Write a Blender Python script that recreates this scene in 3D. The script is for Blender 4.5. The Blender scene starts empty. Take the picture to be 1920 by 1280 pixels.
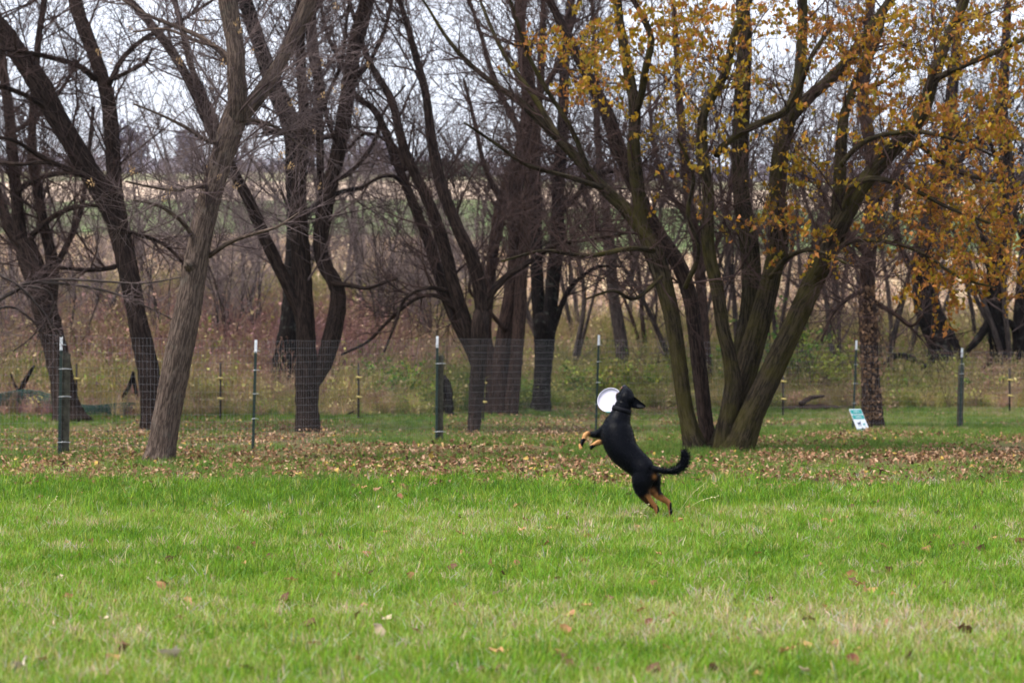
import bpy, math, random
import numpy as np
from mathutils import Vector

R = math.radians
S = bpy.context.scene
C = S.collection

# ---------------------------------------------------------------- camera, sky, sun, exposure
F, CX, CY, HC, HZ = 4000.0, 960.0, 640.0, 1.1, 690.0      # pixels of the 1920 wide photograph; eye height in metres
PITCH = math.atan((HZ - CY) / F)
cam = bpy.data.cameras.new('camera')
cam.sensor_width = 36.0
cam.lens = 36.0 * F / 1920.0
cam.clip_end = 3000.0
cam.clip_start = 0.1
cam.dof.use_dof = True
cam.dof.focus_distance = 15.4
cam.dof.aperture_fstop = 3.7
camo = bpy.data.objects.new('camera', cam)
C.objects.link(camo)
camo.location = (0, 0, HC)
camo.rotation_euler = (math.pi / 2 + PITCH, 0, 0)
S.camera = camo

SUN_EL, SUN_ROT = R(60), R(250)
w = bpy.data.worlds.new('World')
S.world = w
w.use_nodes = True
nt = w.node_tree
for n in list(nt.nodes):
    nt.nodes.remove(n)
out = nt.nodes.new('ShaderNodeOutputWorld')
bg = nt.nodes.new('ShaderNodeBackground')
sky = nt.nodes.new('ShaderNodeTexSky')
sky.sky_type = 'NISHITA'
sky.sun_disc = False
sky.sun_elevation = SUN_EL
sky.sun_rotation = SUN_ROT
sky.air_density = 1.0
sky.dust_density = 3.0
mix = nt.nodes.new('ShaderNodeMix')
mix.data_type = 'RGBA'
mix.inputs[0].default_value = 0.80                          # an even cloud deck over most of the blue
mix.inputs[7].default_value = (6.9, 7.25, 8.2, 1)
nt.links.new(sky.outputs[0], mix.inputs[6])
nt.links.new(mix.outputs[2], bg.inputs[0])
bg.inputs[1].default_value = 0.125
nt.links.new(bg.outputs[0], out.inputs[0])

sun = bpy.data.lights.new('sun', 'SUN')
sun.energy = 3.0
sun.angle = R(16)
sun.color = (1.0, 0.95, 0.87)
suno = bpy.data.objects.new('sun', sun)
C.objects.link(suno)
# thin cloud: a wide soft sun high on the left, a little behind the camera
suno.rotation_euler = (math.pi / 2 - SUN_EL, 0, R(-70))

S.view_settings.view_transform = 'Standard'
S.view_settings.look = 'None'
S.view_settings.exposure = 1.0
S.view_settings.gamma = 1.0
S.view_settings.use_curve_mapping = False

# ---------------------------------------------------------------- helpers
def at(px, py, d):
    u = (px - CX) / F
    v = (CY - py) / F
    ry = math.cos(PITCH) - v * math.sin(PITCH)
    rz = math.sin(PITCH) + v * math.cos(PITCH)
    k = d / ry
    return np.array((u * k, d, HC + rz * k))

_tab = np.random.RandomState(5).rand(256, 256)
def vnoise(x, y):
    x = np.asarray(x, float); y = np.asarray(y, float)
    xi = np.floor(x).astype(int); yi = np.floor(y).astype(int)
    fx = x - xi; fy = y - yi
    fx = fx * fx * (3 - 2 * fx); fy = fy * fy * (3 - 2 * fy)
    g = lambda a, b: _tab[a & 255, b & 255]
    return (g(xi, yi) * (1 - fx) + g(xi + 1, yi) * fx) * (1 - fy) + (g(xi, yi + 1) * (1 - fx) + g(xi + 1, yi + 1) * fx) * fy
def fbm(x, y, o=3):
    s = 0; a = 0.5; t = 0
    for i in range(o):
        s = s + a * vnoise(x * 2 ** i + 17 * i, y * 2 ** i + 31 * i); t += a; a *= .5
    return s / t

def edge_y(x):
    t = np.clip((np.asarray(x, float) + 2.9) / 4.2, 0, 1)
    return 41.0 + 8.0 * t * t * (3 - 2 * t)
def gz(x, y):
    """height of the land: a flat park, then a long hillside of fields"""
    x = np.asarray(x, float); y = np.asarray(y, float)
    k = 3.0
    t = np.clip((y - edge_y(x) - .5 - 4 * np.clip((y - 60) / 60, 0, 1) * 0) / k, -50, 200)
    z = 0.108 * k * np.log1p(np.exp(t))
    over = np.clip(y - 330, 0, None)
    z = z - np.where(over < 160, 0.108 * over ** 2 / 320, 0.108 * 80 + 0.118 * (over - 160))
    far = np.clip((y - 60) / 120, 0, 1)
    z = z + far * (fbm(x / 70 + 3, y / 90 + 1) - .5) * 2.2 + (fbm(x / 2.3, y / 2.3) - .5) * 0.03
    return z

def tag(o, label=None, cat=None, group=None, kind=None):
    if label: o['label'] = label
    if cat: o['category'] = cat
    if group: o['group'] = group
    if kind: o['kind'] = kind
    return o

def empty(name, loc, label=None, cat=None, group=None):
    o = bpy.data.objects.new(name, None)
    o.empty_display_size = 0.2
    o.location = loc
    C.objects.link(o)
    return tag(o, label, cat, group)

class MB:
    """collects triangles and quads, then links them as one mesh"""
    def __init__(s):
        s.v = []; s.q = []; s.t = []; s.qm = []; s.tm = []; s.bk = []; s.col = []; s.n = 0
    def add(s, V, Q=None, T=None, m=0, bk=None, col=None):
        V = np.asarray(V, float).reshape(-1, 3)
        if Q is not None and len(Q):
            Q = np.asarray(Q, int).reshape(-1, 4); s.q.append(Q + s.n); s.qm.append(np.full(len(Q), m))
        if T is not None and len(T):
            T = np.asarray(T, int).reshape(-1, 3); s.t.append(T + s.n); s.tm.append(np.full(len(T), m))
        s.v.append(V)
        s.bk.append(np.zeros((len(V), 3)) if bk is None else np.asarray(bk, float).reshape(-1, 3))
        if col is None: col = (1, 1, 1)
        col = np.asarray(col, float)
        s.col.append(np.broadcast_to(col, (len(V), 3)) if col.ndim == 1 else col)
        s.n += len(V)
    def mesh(s, name, mats, smooth=True, loc=None):
        V = np.concatenate(s.v)
        if loc is not None: V = V - np.asarray(loc)
        q = np.concatenate(s.q) if s.q else np.zeros((0, 4), int)
        t = np.concatenate(s.t) if s.t else np.zeros((0, 3), int)
        me = bpy.data.meshes.new(name)
        me.vertices.add(len(V)); me.vertices.foreach_set('co', V.astype(np.float32).ravel())
        nl = q.size + t.size
        me.loops.add(nl)
        me.loops.foreach_set('vertex_index', np.concatenate([q.ravel(), t.ravel()]).astype(np.int32))
        me.polygons.add(len(q) + len(t))
        st = np.concatenate([np.arange(len(q)) * 4, q.size + np.arange(len(t)) * 3]).astype(np.int32)
        me.polygons.foreach_set('loop_start', st)
        mi = np.concatenate([np.concatenate(s.qm) if s.qm else np.zeros(0), np.concatenate(s.tm) if s.tm else np.zeros(0)]).astype(np.int32)
        for m in (mats if isinstance(mats, (list, tuple)) else [mats]): me.materials.append(m)
        me.polygons.foreach_set('material_index', mi)
        me.polygons.foreach_set('use_smooth', np.full(len(mi), smooth))
        a = me.attributes.new('bk', 'FLOAT_VECTOR', 'POINT'); a.data.foreach_set('vector', np.concatenate(s.bk).astype(np.float32).ravel())
        c = np.concatenate(s.col); c = np.concatenate([c, np.ones((len(c), 1))], 1)
        a = me.attributes.new('col', 'FLOAT_COLOR', 'POINT'); a.data.foreach_set('color', c.astype(np.float32).ravel())
        me.update(calc_edges=True)
        me.validate()
        return me
    def build(s, name, mats, parent=None, smooth=True, kind=None, world=True):
        loc = None
        if parent is not None and world: loc = wloc(parent)
        o = bpy.data.objects.new(name, s.mesh(name, mats, smooth, loc))
        C.objects.link(o)
        if parent is not None: o.parent = parent
        if kind: o['kind'] = kind
        return o

def wloc(o):
    p = np.array(o.location)
    while o.parent is not None:
        o = o.parent; p = p + np.array(o.location)
    return p

def norm(a):
    return a / np.maximum(np.linalg.norm(a, axis=-1, keepdims=True), 1e-9)

def tubes(P, Rr, K=3, ref=(0.31, 0.9, 0.23), flat=None):
    """P (N,S,3), Rr (N,S): N tapering tubes of K sides"""
    N, Sg, _ = P.shape
    T = np.empty_like(P)
    T[:, 1:-1] = P[:, 2:] - P[:, :-2]; T[:, 0] = P[:, 1] - P[:, 0]; T[:, -1] = P[:, -1] - P[:, -2]
    T = norm(T)
    ref = np.broadcast_to(np.asarray(ref, float), T.shape)
    A = norm(np.cross(T, ref)); Bv = np.cross(A, T)
    th = np.arange(K) * 2 * np.pi / K
    c = np.cos(th)[None, None, :, None]; s_ = np.sin(th)[None, None, :, None]
    Rr = np.asarray(Rr)
    Rr = Rr[..., None, None] if Rr.ndim == 2 else Rr[..., None]
    V = P[:, :, None, :] + Rr * (c * A[:, :, None, :] + s_ * Bv[:, :, None, :] * (1 if flat is None else flat))
    i = np.arange(N)[:, None, None]; j = np.arange(Sg - 1)[None, :, None]; k = np.arange(K)[None, None, :]
    k2 = (k + 1) % K
    b = i * Sg * K
    Q = np.stack(np.broadcast_arrays(b + j * K + k, b + j * K + k2, b + (j + 1) * K + k2, b + (j + 1) * K + k), -1).reshape(-1, 4)
    return V.reshape(-1, 3), Q

def caps(P_count, Sg, K, base=0):
    T = []
    for r in (0, Sg - 1):
        for k in range(1, K - 1):
            a, b, c = r * K, r * K + k, r * K + k + 1
            T.append((a, c, b) if r == 0 else (a, b, c))
    return np.array(T) + base

def catmull(pts, step):
    """pts (n,m) resampled along a Catmull-Rom curve, about `step` apart"""
    pts = np.asarray(pts, float)
    n = len(pts)
    if n == 2:
        k = max(2, int(np.linalg.norm(pts[1, :3] - pts[0, :3]) / step) + 1)
        t = np.linspace(0, 1, k)[:, None]
        return pts[0] * (1 - t) + pts[1] * t
    ext = np.vstack([2 * pts[0] - pts[1], pts, 2 * pts[-1] - pts[-2]])
    o = []
    for i in range(n - 1):
        p0, p1, p2, p3 = ext[i:i + 4]
        k = max(2, int(np.linalg.norm(p2[:3] - p1[:3]) / step) + 1)
        t = np.linspace(0, 1, k, endpoint=False)[:, None]
        o.append(.5 * (2 * p1 + (p2 - p0) * t + (2 * p0 - 5 * p1 + 4 * p2 - p3) * t ** 2 + (3 * p1 - p0 - 3 * p2 + p3) * t ** 3))
    o.append(pts[-1:])
    return np.vstack(o)

def rotm(rng, n, tilt=None):
    a = rng.uniform(0, 2 * np.pi, n)
    b = rng.uniform(0, np.pi, n) if tilt is None else rng.normal(0, tilt, n)
    c = rng.uniform(0, 2 * np.pi, n)
    z1 = np.zeros((n, 3, 3)); y = np.zeros((n, 3, 3)); z2 = np.zeros((n, 3, 3))
    for M, t in ((z1, a), (z2, c)):
        M[:, 0, 0] = np.cos(t); M[:, 0, 1] = -np.sin(t); M[:, 1, 0] = np.sin(t); M[:, 1, 1] = np.cos(t); M[:, 2, 2] = 1
    y[:, 0, 0] = np.cos(b); y[:, 0, 2] = np.sin(b); y[:, 2, 0] = -np.sin(b); y[:, 2, 2] = np.cos(b); y[:, 1, 1] = 1
    return z1 @ y @ z2

def leaf_shape(curl=.25, wide=.36, drop=.2, seed=0, fine=False):
    """one folded, curled leaf, unit length, along +x from its stalk"""
    r = np.random.RandomState(seed)
    xs = np.array([0, .42, 1.0]); ws = np.array([0.03, wide, 0.0])
    if fine: xs = np.array([0, .1, .25, .42, .6, .78, .92, 1.0]); ws = wide * np.array([.04, .35, .8, 1.0, .9, .62, .25, 0])
    V = []; 
    for x, w_ in zip(xs, ws):
        z = -drop * x * x + .05 * r.randn() * (x > 0)
        V += [(x, w_ * (1 + .25 * r.randn()), z + curl * w_ + .05 * r.randn() * w_ * 4), (x, 0, z), (x, -w_ * (1 + .25 * r.randn()), z + curl * w_)]
    V = np.array(V)
    Q = []
    for i in range(len(xs) - 1):
        a = i * 3
        Q += [(a, a + 1, a + 4, a + 3), (a + 1, a + 2, a + 5, a + 4)]
    return V, np.array(Q)

def stamp(mb, shape, pos, M, scl, col, m=0):
    """copies of a small shape: vectorised"""
    V, Q = shape
    n = len(pos)
    W = np.einsum('nij,vj->nvi', M, V) * np.asarray(scl)[:, None, None] + pos[:, None, :]
    q = (Q[None] + (np.arange(n) * len(V))[:, None, None]).reshape(-1, Q.shape[1])
    c = np.repeat(col, len(V), 0)
    if Q.shape[1] == 4: mb.add(W.reshape(-1, 3), Q=q, col=c, m=m)
    else: mb.add(W.reshape(-1, 3), T=q, col=c, m=m)

def box(mb, c, s, rot=None, m=0):
    c = np.asarray(c, float); s = np.asarray(s, float) / 2
    b = min(s) * .18
    V = []
    for z in (-1, 1):
        for x, y in ((-1, -1), (1, -1), (1, 1), (-1, 1)):
            V.append((x * s[0], y * s[1], z * s[2]))
    V = np.array(V)
    if rot is not None: V = V @ np.asarray(rot).T
    mb.add(V + c, Q=[(0, 3, 2, 1), (4, 5, 6, 7), (0, 1, 5, 4), (1, 2, 6, 5), (2, 3, 7, 6), (3, 0, 4, 7)], m=m)

# ---------------------------------------------------------------- materials
def mat(name):
    m = bpy.data.materials.new(name); m.use_nodes = True
    nt = m.node_tree; b = nt.nodes['Principled BSDF']
    b.inputs['Specular IOR Level'].default_value = 0.25
    return m, nt, b
def N(nt, t, **kw):
    n = nt.nodes.new(t)
    for k, v in kw.items():
        if k.startswith('i_'): n.inputs[k[2:].replace('_', ' ')].default_value = v
        else: setattr(n, k, v)
    return n
def ramp(nt, stops, fac):
    r = nt.nodes.new('ShaderNodeValToRGB')
    e = r.color_ramp.elements
    while len(e) < len(stops): e.new(.5)
    for el, (p, c) in zip(e, stops):
        el.position = p; el.color = (*c, 1)
    nt.links.new(fac, r.inputs[0])
    return r.outputs[0]
def mixc(nt, fac, a, b):
    m = nt.nodes.new('ShaderNodeMix'); m.data_type = 'RGBA'
    if isinstance(fac, (int, float)): m.inputs[0].default_value = fac
    else: nt.links.new(fac, m.inputs[0])
    for s_, v in ((6, a), (7, b)):
        if isinstance(v, tuple): m.inputs[s_].default_value = (*v, 1)
        else: nt.links.new(v, m.inputs[s_])
    return m.outputs[2]
def math_(nt, op, a, b=None):
    m = nt.nodes.new('ShaderNodeMath'); m.operation = op; m.use_clamp = False
    for i, v in enumerate((a, b)):
        if v is None: continue
        if isinstance(v, (int, float)): m.inputs[i].default_value = v
        else: nt.links.new(v, m.inputs[i])
    return m.outputs[0]

def bark(name, base, dark, moss=0.0, scale=42, rough=.9, lichen=0.0):
    m, nt, b = mat(name)
    L = nt.links.new
    a = N(nt, 'ShaderNodeAttribute', attribute_name='bk')
    mp = N(nt, 'ShaderNodeVectorMath', operation='MULTIPLY'); mp.inputs[1].default_value = (scale, scale, scale * .11)
    L(a.outputs['Vector'], mp.inputs[0])
    n1 = N(nt, 'ShaderNodeTexNoise', i_Scale=1.0, i_Detail=5.0, i_Roughness=.65, i_Distortion=.6); L(mp.outputs[0], n1.inputs['Vector'])
    n2 = N(nt, 'ShaderNodeTexNoise', i_Scale=1.7, i_Detail=3.0)
    g = N(nt, 'ShaderNodeNewGeometry'); L(g.outputs['Position'], n2.inputs['Vector'])
    c = ramp(nt, [(.41, tuple(x * .7 for x in dark)), (.47, dark), (.56, tuple(x * 1.15 for x in base))], n1.outputs[0])
    c = mixc(nt, math_(nt, 'MULTIPLY', n2.outputs[0], .55), c, tuple(x * .55 for x in base))
    if moss:
        n3 = N(nt, 'ShaderNodeTexNoise', i_Scale=2.2, i_Detail=6.0, i_Roughness=.7); L(g.outputs['Position'], n3.inputs['Vector'])
        f = N(nt, 'ShaderNodeMapRange'); f.inputs[1].default_value = .44; f.inputs[2].default_value = .62; f.inputs[4].default_value = moss
        L(n3.outputs[0], f.inputs[0])
        c = mixc(nt, f.outputs[0], c, (.070, .062, .013))
    if lichen:
        n3 = N(nt, 'ShaderNodeTexNoise', i_Scale=7.0, i_Detail=4.0, i_Roughness=.6); L(g.outputs['Position'], n3.inputs['Vector'])
        f = N(nt, 'ShaderNodeMapRange'); f.inputs[1].default_value = .56; f.inputs[2].default_value = .7; f.inputs[4].default_value = lichen
        L(n3.outputs[0], f.inputs[0])
        c = mixc(nt, f.outputs[0], c, (.20, .22, .19))
    L(c, b.inputs['Base Color'])
    b.inputs['Roughness'].default_value = 1.0; b.inputs['Specular IOR Level'].default_value = .04
    bp = N(nt, 'ShaderNodeBump', i_Strength=.9, i_Distance=.03); L(n1.outputs[0], bp.inputs['Height']); L(bp.outputs[0], b.inputs['Normal'])
    return m

def twigmat(name, a, b_, rough=.75):
    m, nt, b = mat(name)
    g = N(nt, 'ShaderNodeNewGeometry')
    n = N(nt, 'ShaderNodeTexNoise', i_Scale=2.5, i_Detail=2.0); nt.links.new(g.outputs['Position'], n.inputs['Vector'])
    nt.links.new(ramp(nt, [(.35, a), (.65, b_)], n.outputs[0]), b.inputs['Base Color'])
    b.inputs['Roughness'].default_value = rough; b.inputs['Specular IOR Level'].default_value = .05
    return m

def leafmat(name, attr='col', transl=.45, rough=.55, spec=.2, instancer=None, stops=None):
    m, nt, b = mat(name)
    L = nt.links.new
    if instancer:
        a = N(nt, 'ShaderNodeAttribute', attribute_name=instancer, attribute_type='INSTANCER')
        colr = ramp(nt, stops, a.outputs['Fac'])
        c2 = N(nt, 'ShaderNodeAttribute', attribute_name='col')
        mm = nt.nodes.new('ShaderNodeMix'); mm.data_type = 'RGBA'; mm.blend_type = 'MULTIPLY'; mm.inputs[0].default_value = 1
        L(colr, mm.inputs[6]); L(c2.outputs['Color'], mm.inputs[7]); colr = mm.outputs[2]
    else:
        a = N(nt, 'ShaderNodeAttribute', attribute_name=attr); colr = a.outputs['Color']
    L(colr, b.inputs['Base Color']); b.inputs['Roughness'].default_value = rough
    b.inputs['Specular IOR Level'].default_value = spec
    tr = N(nt, 'ShaderNodeBsdfTranslucent'); L(colr, tr.inputs[0])
    mx = N(nt, 'ShaderNodeMixShader'); mx.inputs[0].default_value = transl
    L(b.outputs[0], mx.inputs[1]); L(tr.outputs[0], mx.inputs[2])
    L(mx.outputs[0], nt.nodes['Material Output'].inputs[0])
    return m

def groundmat(name, cols, s1, s2, rough=.95, stripe=None, bump=.03):
    """earth with two scales of patches; cols = (a, b, c)"""
    m, nt, b = mat(name)
    L = nt.links.new
    g = N(nt, 'ShaderNodeNewGeometry')
    n1 = N(nt, 'ShaderNodeTexNoise', i_Scale=s1, i_Detail=6.0, i_Roughness=.65); L(g.outputs['Position'], n1.inputs['Vector'])
    n2 = N(nt, 'ShaderNodeTexNoise', i_Scale=s2, i_Detail=4.0, i_Roughness=.7); L(g.outputs['Position'], n2.inputs['Vector'])
    c = mixc(nt, ramp(nt, [(.38, (0, 0, 0)), (.62, (1, 1, 1))], n1.outputs[0]), cols[0], cols[1])
    c = mixc(nt, ramp(nt, [(.45, (0, 0, 0)), (.66, (1, 1, 1))], n2.outputs[0]), c, cols[2])
    if stripe:
        wv = N(nt, 'ShaderNodeTexWave', i_Scale=stripe[0], i_Distortion=2.5, i_Detail=2.0); wv.bands_direction = 'Y'
        L(g.outputs['Position'], wv.inputs['Vector'])
        c = mixc(nt, math_(nt, 'MULTIPLY', wv.outputs['Fac'], stripe[1]), c, stripe[2])
    L(c, b.inputs['Base Color']); b.inputs['Roughness'].default_value = rough
    b.inputs['Specular IOR Level'].default_value = .05
    bp = N(nt, 'ShaderNodeBump', i_Strength=.7, i_Distance=bump); L(n2.outputs[0], bp.inputs['Height']); L(bp.outputs[0], b.inputs['Normal'])
    return m

def plain(name, col, rough=.6, metal=0, spec=.3, var=.25, scale=30):
    m, nt, b = mat(name)
    g = N(nt, 'ShaderNodeNewGeometry')
    n = N(nt, 'ShaderNodeTexNoise', i_Scale=scale, i_Detail=4.0); nt.links.new(g.outputs['Position'], n.inputs['Vector'])
    nt.links.new(ramp(nt, [(.3, tuple(x * (1 - var) for x in col)), (.7, tuple(min(1, x * (1 + var * .5)) for x in col))], n.outputs[0]), b.inputs['Base Color'])
    b.inputs['Roughness'].default_value = rough; b.inputs['Metallic'].default_value = metal
    b.inputs['Specular IOR Level'].default_value = spec
    return m

M_ASH = bark('ash_bark', (.138, .101, .082), (.050, .036, .030), scale=66, lichen=.12)
M_BROWN = bark('brown_bark', (.044, .030, .025), (.013, .0095, .0085), scale=45)
M_DARK = bark('dark_bark', (.017, .013, .012), (.005, .0045, .0045), scale=34, lichen=.18)
M_MOSS = bark('mossy_bark', (.050, .039, .026), (.014, .011, .008), moss=.42, scale=44)
M_DKM = bark('dim_mossy_bark', (.038, .031, .022), (.011, .009, .007), moss=.2, scale=44)
M_RED = bark('reddish_bark', (.058, .036, .029), (.018, .012, .011), scale=42)
M_GREY = bark('grey_bark', (.085, .068, .062), (.034, .027, .026), scale=40)
M_TWG = twigmat('grey_twig', (.040, .026, .026), (.150, .112, .108))
M_TWB = twigmat('brown_twig', (.026, .016, .015), (.075, .047, .042))
M_TWM = twigmat('mid_twig', (.055, .038, .036), (.15, .105, .098))
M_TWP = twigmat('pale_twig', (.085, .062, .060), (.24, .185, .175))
M_TWD = twigmat('dark_twig', (.014, .010, .009), (.034, .022, .020))
M_LEAF = leafmat('autumn_leaf', transl=.4)
M_DRY = leafmat('dry_leaf', transl=.15, rough=.7)
M_WEED = leafmat('weed_leaf', transl=.3)
GR = [(0.0, (.075, .165, .010)), (.3, (.145, .285, .014)), (.55, (.23, .355, .030)), (.78, (.36, .37, .11)), (1.0, (.56, .46, .28))]
M_GRASS = leafmat('grass_blade', transl=.4, rough=.45, instancer='tint', stops=GR)
GS = [(0.0, (.075, .155, .016)), (.35, (.13, .215, .028)), (.6, (.21, .25, .055)), (.8, (.31, .27, .12)), (1.0, (.46, .35, .20))]
M_SHADEG = leafmat('shade_grass_blade', transl=.4, rough=.55, spec=.2, instancer='tint', stops=GS)
LT = [(0.0, (.055, .028, .018)), (.3, (.18, .088, .044)), (.6, (.30, .165, .088)), (.9, (.46, .31, .20)), (1.0, (.42, .28, .06))]
M_LITTER = leafmat('fallen_leaf', transl=.12, rough=.75, instancer='tint', stops=LT)
UW = [(0.0, (.10, .21, .028)), (.25, (.30, .37, .055)), (.45, (.56, .48, .15)), (.62, (.70, .53, .31)), (.8, (.55, .29, .23)), (1.0, (.33, .17, .17))]
M_BRUSH = leafmat('brush_stem', transl=.2, rough=.7, instancer='tint', stops=UW)
M_STRAW = leafmat('straw', transl=.2, rough=.8, instancer='tint', stops=[(0, (.30, .22, .12)), (1, (.56, .45, .28))])

# ---------------------------------------------------------------- the land: sheets that share their borders
def border(i, x):
    b = [-60, 20.6, 41.0, 63, 121, 176, 262, 1500][i]
    if i in (0, 7): return np.full_like(x, float(b))
    a = [0, 1.0, .6, 1.5, 5, 6, 8][i]
    if i == 2: b = edge_y(x)
    if i == 1: return b + a * (fbm(x / 2.4 + 9, x * 0 + 1, 4) - .5) * 2
    return b + a * (fbm(x / (6 + np.mean(b) * .08) + i * 9, x * 0 + i) - .5) * 2
def sheet(name, i, m, ny, sharp=1.0):
    xs = np.concatenate([np.linspace(-900, -60, 16, endpoint=False), np.linspace(-60, 60, 161), np.linspace(60, 900, 17)[1:]])
    t = np.linspace(0, 1, ny) ** sharp
    y0 = border(i, xs); y1 = border(i + 1, xs)
    X = np.broadcast_to(xs[None], (ny, len(xs))); Y = y0[None] + (y1 - y0)[None] * t[:, None]
    V = np.stack([X, Y, gz(X, Y)], -1).reshape(-1, 3)
    a = np.arange(ny - 1)[:, None] * len(xs) + np.arange(len(xs) - 1)[None]
    Q = np.stack([a, a + 1, a + len(xs) + 1, a + len(xs)], -1).reshape(-1, 4)
    mb = MB(); mb.add(V, Q=Q)
    return tag(mb.build(name, m), kind='structure')
M_LAWN = groundmat('lawn_soil', (.075, .12, .022), ) if False else groundmat('lawn_soil', ((.05, .075, .018), (.09, .11, .03), (.15, .115, .06)), .8, 9)
M_LITG = groundmat('leafy_ground', ((.085, .062, .030), (.055, .075, .018), (.105, .075, .040)), .9, 14)
M_MEAD = groundmat('meadow_soil', ((.10, .085, .035), (.12, .12, .04), (.17, .12, .065)), .5, 5)
M_STUB = groundmat('stubble_soil', ((.46, .34, .21), (.53, .41, .26), (.32, .23, .14)), .12, 1.6, stripe=(.55, .4, (.26, .18, .10)))
M_GREEN = groundmat('green_crop', ((.08, .135, .045), (.12, .165, .06), (.16, .16, .085)), .06, .7)
M_PALE = groundmat('pale_stubble', ((.56, .42, .31), (.48, .36, .26), (.40, .30, .23)), .05, .5)
M_FARH = groundmat('far_pasture', ((.25, .22, .13), (.16, .19, .09), (.30, .24, .17)), .03, .3)
sheet('lawn', 0, M_LAWN, 90)
sheet('leafy_ground', 1, M_LITG, 60)
sheet('meadow', 2, M_MEAD, 40)
sheet('stubble_field', 3, M_STUB, 50)
sheet('green_field', 4, M_GREEN, 20)
sheet('pale_field', 5, M_PALE, 16)
sheet('hilltop', 6, M_FARH, 50, 1.6)

# ---------------------------------------------------------------- scatter with geometry nodes (only for what nobody could count)
def scatter(name, variants, mats, P, rot, scl, pick, tint):
    V, Q, var, col, base, isp, rt, sc, pk, ti, mi = [], [], [], [], 0, [], [], [], [], [], []
    for k, (v, q, c, m) in enumerate(variants):
        V.append(v); Q.append(q + base); base += len(v); var.append(np.full(len(v), k)); col.append(c); mi.append(np.full(len(q), m))
    nv = base; n = len(P)
    V.append(P)
    me = bpy.data.meshes.new(name)
    allv = np.concatenate(V); q = np.concatenate(Q)
    me.vertices.add(len(allv)); me.vertices.foreach_set('co', allv.astype(np.float32).ravel())
    me.loops.add(q.size); me.loops.foreach_set('vertex_index', q.astype(np.int32).ravel())
    me.polygons.add(len(q)); me.polygons.foreach_set('loop_start', (np.arange(len(q)) * q.shape[1]).astype(np.int32))
    for m in mats: me.materials.append(m)
    me.polygons.foreach_set('material_index', np.concatenate(mi).astype(np.int32))
    me.polygons.foreach_set('use_smooth', np.ones(len(q), bool))
    def attr(nm, ty, key, arr, dt): 
        a = me.attributes.new(nm, ty, 'POINT'); a.data.foreach_set(key, arr.astype(dt).ravel())
    attr('variant', 'INT', 'value', np.concatenate(var + [np.full(n, -1)]), np.int32)
    attr('rot', 'FLOAT_VECTOR', 'vector', np.concatenate([np.zeros((nv, 3)), rot]), np.float32)
    attr('scl', 'FLOAT_VECTOR', 'vector', np.concatenate([np.ones((nv, 3)), scl]), np.float32)
    attr('pick', 'INT', 'value', np.concatenate([np.zeros(nv), pick]), np.int32)
    attr('tint', 'FLOAT', 'value', np.concatenate([np.zeros(nv), tint]), np.float32)
    cc = np.concatenate(col + [np.ones((n, 3))]); cc = np.concatenate([cc, np.ones((len(cc), 1))], 1)
    attr('col', 'FLOAT_COLOR', 'color', cc, np.float32)
    me.update(calc_edges=True)
    o = bpy.data.objects.new(name, me); C.objects.link(o); o['kind'] = 'stuff'
    ng = bpy.data.node_groups.new(name, 'GeometryNodeTree')
    ng.interface.new_socket('Geometry', in_out='INPUT', socket_type='NodeSocketGeometry')
    ng.interface.new_socket('Geometry', in_out='OUTPUT', socket_type='NodeSocketGeometry')
    L = ng.links.new
    gi = ng.nodes.new('NodeGroupInput'); go = ng.nodes.new('NodeGroupOutput')
    def named(nm, ty):
        a = ng.nodes.new('GeometryNodeInputNamedAttribute'); a.data_type = ty; a.inputs['Name'].default_value = nm; return a.outputs['Attribute']
    va = named('variant', 'INT')
    jn = ng.nodes.new('GeometryNodeJoinGeometry')
    def sep(k):
        cp = ng.nodes.new('FunctionNodeCompare'); cp.data_type = 'INT'; cp.operation = 'EQUAL'
        L(va, cp.inputs[2]); cp.inputs[3].default_value = k
        sg = ng.nodes.new('GeometryNodeSeparateGeometry'); sg.domain = 'POINT'
        L(gi.outputs[0], sg.inputs[0]); L(cp.outputs[0], sg.inputs[1]); return sg.outputs[0]
    for k in range(len(variants)):
        ti_ = ng.nodes.new('GeometryNodeGeometryToInstance'); L(sep(k), ti_.inputs[0]); L(ti_.outputs[0], jn.inputs[0])
    ip = ng.nodes.new('GeometryNodeInstanceOnPoints')
    L(sep(-1), ip.inputs['Points']); L(jn.outputs[0], ip.inputs['Instance']); ip.inputs['Pick Instance'].default_value = True
    L(named('pick', 'INT'), ip.inputs['Instance Index']); L(named('rot', 'FLOAT_VECTOR'), ip.inputs['Rotation']); L(named('scl', 'FLOAT_VECTOR'), ip.inputs['Scale'])
    L(ip.outputs[0], go.inputs[0])
    md = o.modifiers.new('scatter', 'NODES'); md.node_group = ng
    return o

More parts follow.
